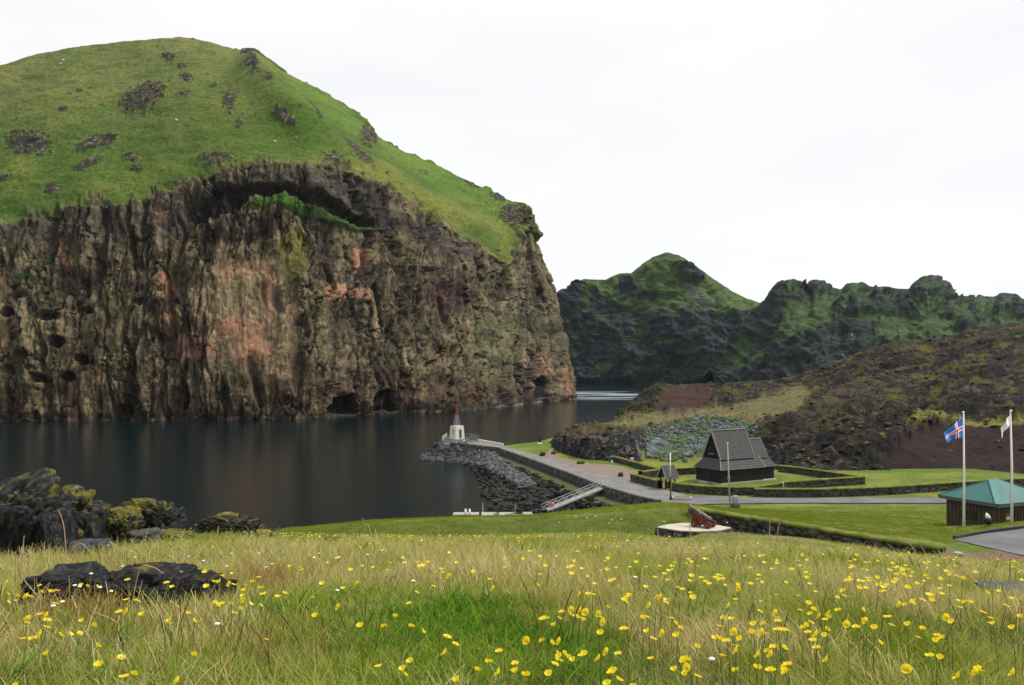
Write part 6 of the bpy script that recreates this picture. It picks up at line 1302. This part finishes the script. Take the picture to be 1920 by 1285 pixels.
for i, (px, py, far) in enumerate(WF):
    if far:
        d_ = 15.0 if py < 990 else 24.0; x = (px - CX) / F * d_; z = G(x, d_); h = H - (py - YH) / F * d_ - z; h = max(.15, h); o = whitef(i, h, 1.7); o.location = (x, d_, z)
        tag(o, 'tall white flower head standing against the green bank or the cannon deck', 'white flower', 'tall white flowers before the bank')
    else:
        h = .16 + .05 * fr.random(); x, d, z = place_flower(px, py, h); o = whitef(i, h, 1.0 if d < 7 else 1.5); o.location = (x, d, z)
        tag(o, 'small white flower head near the black lava slabs' if px < 640 else 'small white flower head scattered in the open meadow', 'white flower', 'white flowers near the lava slabs' if px < 640 else 'white flowers in the open meadow')
def curved_stalk(pix, d_, label, rad=.003, mat=None):
    P_ = [at(a, b_, d_) for a, b_ in pix]; g0 = G(P_[0].x, P_[0].y); P_[0].z = min(P_[0].z, g0 + .02); o0 = P_[0].copy(); Q_ = []
    for i in range(len(P_) - 1):
        p0 = P_[max(i - 1, 0)]; p1 = P_[i]; p2 = P_[i + 1]; p3 = P_[min(i + 2, len(P_) - 1)]
        for t in np.linspace(0, 1, 7)[:-1]: Q_.append(.5 * ((2 * p1) + (p2 - p0) * t + (2 * p0 - 5 * p1 + 4 * p2 - p3) * t * t + (3 * p1 - p0 - 3 * p2 + p3) * t ** 3) - o0)
    Q_.append(P_[-1] - o0); n_ = len(Q_); root = empty('dead_stalk', o0, 0, label, 'dead stalk', 'bleached dead stalks of last year')
    MB().tube(Q_, [rad * (1 - .45 * i / n_) for i in range(n_)], 6).build('stem', mat or M_dead, root, smooth=True)
    e_ = Q_[-1]; MB().tube([e_, e_ + (Q_[-1] - Q_[-2]).normalized() * rad * 3], [rad * .9, rad * 1.7], 7).build('seed_base', M_seed, root, smooth=True)
for pix, d_, lab in [
  ([(52,1100),(55,1040),(52,1052)][:2] + [(54,1043)], 4.6, 'upright pale dead stalk left of the black slabs'),
  ([(94,1150),(62,1108),(45,1085),(54,1062),(53,1045)], 4.2, 'S-curved pale dead stalk left of the black slabs'),
  ([(246,1082),(262,1068),(285,1063),(304,1074)], 4.1, 'arched dead stalk over the top of the middle lava slab'),
  ([(138,1048),(142,1030),(150,1020),(160,1024),(168,1036)], 6.5, 'thin arched dead stalk before the smooth grey boulder'),
  ([(200,1036),(204,1024),(214,1021),(224,1034)], 6.5, 'small arched dead stalk below the golden mossy boulder'),
  ([(126,1030),(120,990),(110,958)], 7.5, 'long leaning dead stalk in front of the big left boulder'),
  ([(40,1052),(44,1020),(45,1008)], 6.0, 'short upright stalk in front of the huge black boulder'),
  ([(335,1070),(337,1046),(336,1030)], 6.0, 'pair-forming upright pale stalk right of the smooth boulders'),
  ([(344,1070),(350,1046),(358,1030)], 6.0, 'leaning pale stalk beside the upright one right of the boulders'),
  ([(478,1104),(488,1075),(491,1040)], 5.0, 'upright pink-white dead stalk among red sorrel in the left meadow'),
  ([(478,1100),(495,1085),(506,1072)], 5.0, 'short dead stalk branching right among red sorrel'),
  ([(40,1150),(60,1136),(88,1133)], 4.0, 'dead stalk lying almost flat below the left lava slab'),
  ([(600,1170),(612,1140),(608,1118),(602,1100)], 4.4, 'grey dead stalk standing left of the lush patch'),
  ([(1240,1285),(1210,1225),(1195,1180),(1222,1128),(1216,1110)], 3.0, 'tall dark wiry stalk rising in the centre right of the meadow'),
  ([(1150,1035),(1160,1012),(1162,985)], 12, 'upright pale stalk before the green bank, left of the cannon'),
  ([(1290,1020),(1294,1000),(1293,978)], 12, 'thin stalk in front of the cannon deck'),
  ([(1232,1030),(1235,1010),(1233,992)], 11, 'reddish stalk in front of the left end of the cannon deck'),
  ([(1446,1020),(1443,1000),(1444,975)], 12, 'pale stalk in front of the stone wall, left one'),
  ([(1452,1022),(1458,1000),(1462,978)], 12, 'leaning pale stalk in front of the stone wall, right one'),
  ([(700,1010),(690,985),(676,990)], 14, 'curved pink stalk against the green bank'),
  ([(684,1018),(686,998),(680,974)], 14, 'upright pink stalk against the green bank'),
  ([(204,1170),(215,1160),(228,1160)], 4.0, 'small pale bent stalk below the middle lava slab')]:
    curved_stalk(pix, d_, lab, .0032 * max(1, d_ / 5))
# red sorrel
G_red = grassmat('red_sorrel', (.26, .12, .05), (.42, .24, .11), (.30, .20, .09), 3.0, .25)
c_red = make_coll('sorrel_tuft', [tuft(10, .10, .06, .17, .0034, .35, 140 + s_, 5, 1.0) for s_ in range(5)], G_red)
px = np.concatenate([r.normal(c_, w_, n_) for c_, w_, n_ in ((485, 30, 46), (140, 18, 18), (195, 20, 16), (60, 40, 16), (683, 14, 16), (250, 90, 34), (1235, 6, 8), (640, 60, 20), (1450, 300, 30))]); d = np.concatenate([r.normal(c_, w_, n_) for c_, w_, n_ in ((5.2, .6, 46), (3.9, .12, 18), (3.8, .12, 16), (4.2, .5, 16), (13, 1, 16), (5.8, .8, 34), (11, .4, 8), (6, 1, 20), (12, 5, 30))]); d = np.abs(d) + .1
x = (px - CX) / F * d; s_ = (.7 + .5 * r.rand(len(x))) * (1 + .03 * d)
scatter('red_sorrel', 'rusty red sorrel stems in clumps between the grass', np.column_stack([x, d, ground(x, d)]), r.rand(len(x)) * 6.28, np.full(len(x), .15), np.column_stack([s_, s_, s_]), c_red, 11)

field('rusty_stalks', 'rusty brown seed stalks dotted through the meadow, thickest on the left', 1500, 2.6, 26, c_red, lambda px, row, x, d: (.12 + .8 * ss(.05, .35, nz_(x, d, 1.8, 212))) * (.35 + .65 * ss(900, 300, px)), .45, .8, 13, grow=.03)

# ================================================================== sea air: thin even haze round everything
def haze_box():
    mb = MB(); mb.box(-3700, 4700, -120, 6100, -12, 460); m = bpy.data.materials.new('sea_air'); m.use_nodes = True; t = m.node_tree; t.nodes.clear()
    o = t.nodes.new('ShaderNodeOutputMaterial'); v = t.nodes.new('ShaderNodeVolumePrincipled'); v.inputs['Density'].default_value = 1.6e-5; v.inputs['Color'].default_value = (.80, .89, 1, 1); v.inputs['Anisotropy'].default_value = .2
    t.links.new(v.outputs[0], o.inputs['Volume']); tag(mb.build('haze', m), 'thin pale sea haze', None, None, 'stuff')
haze_box()
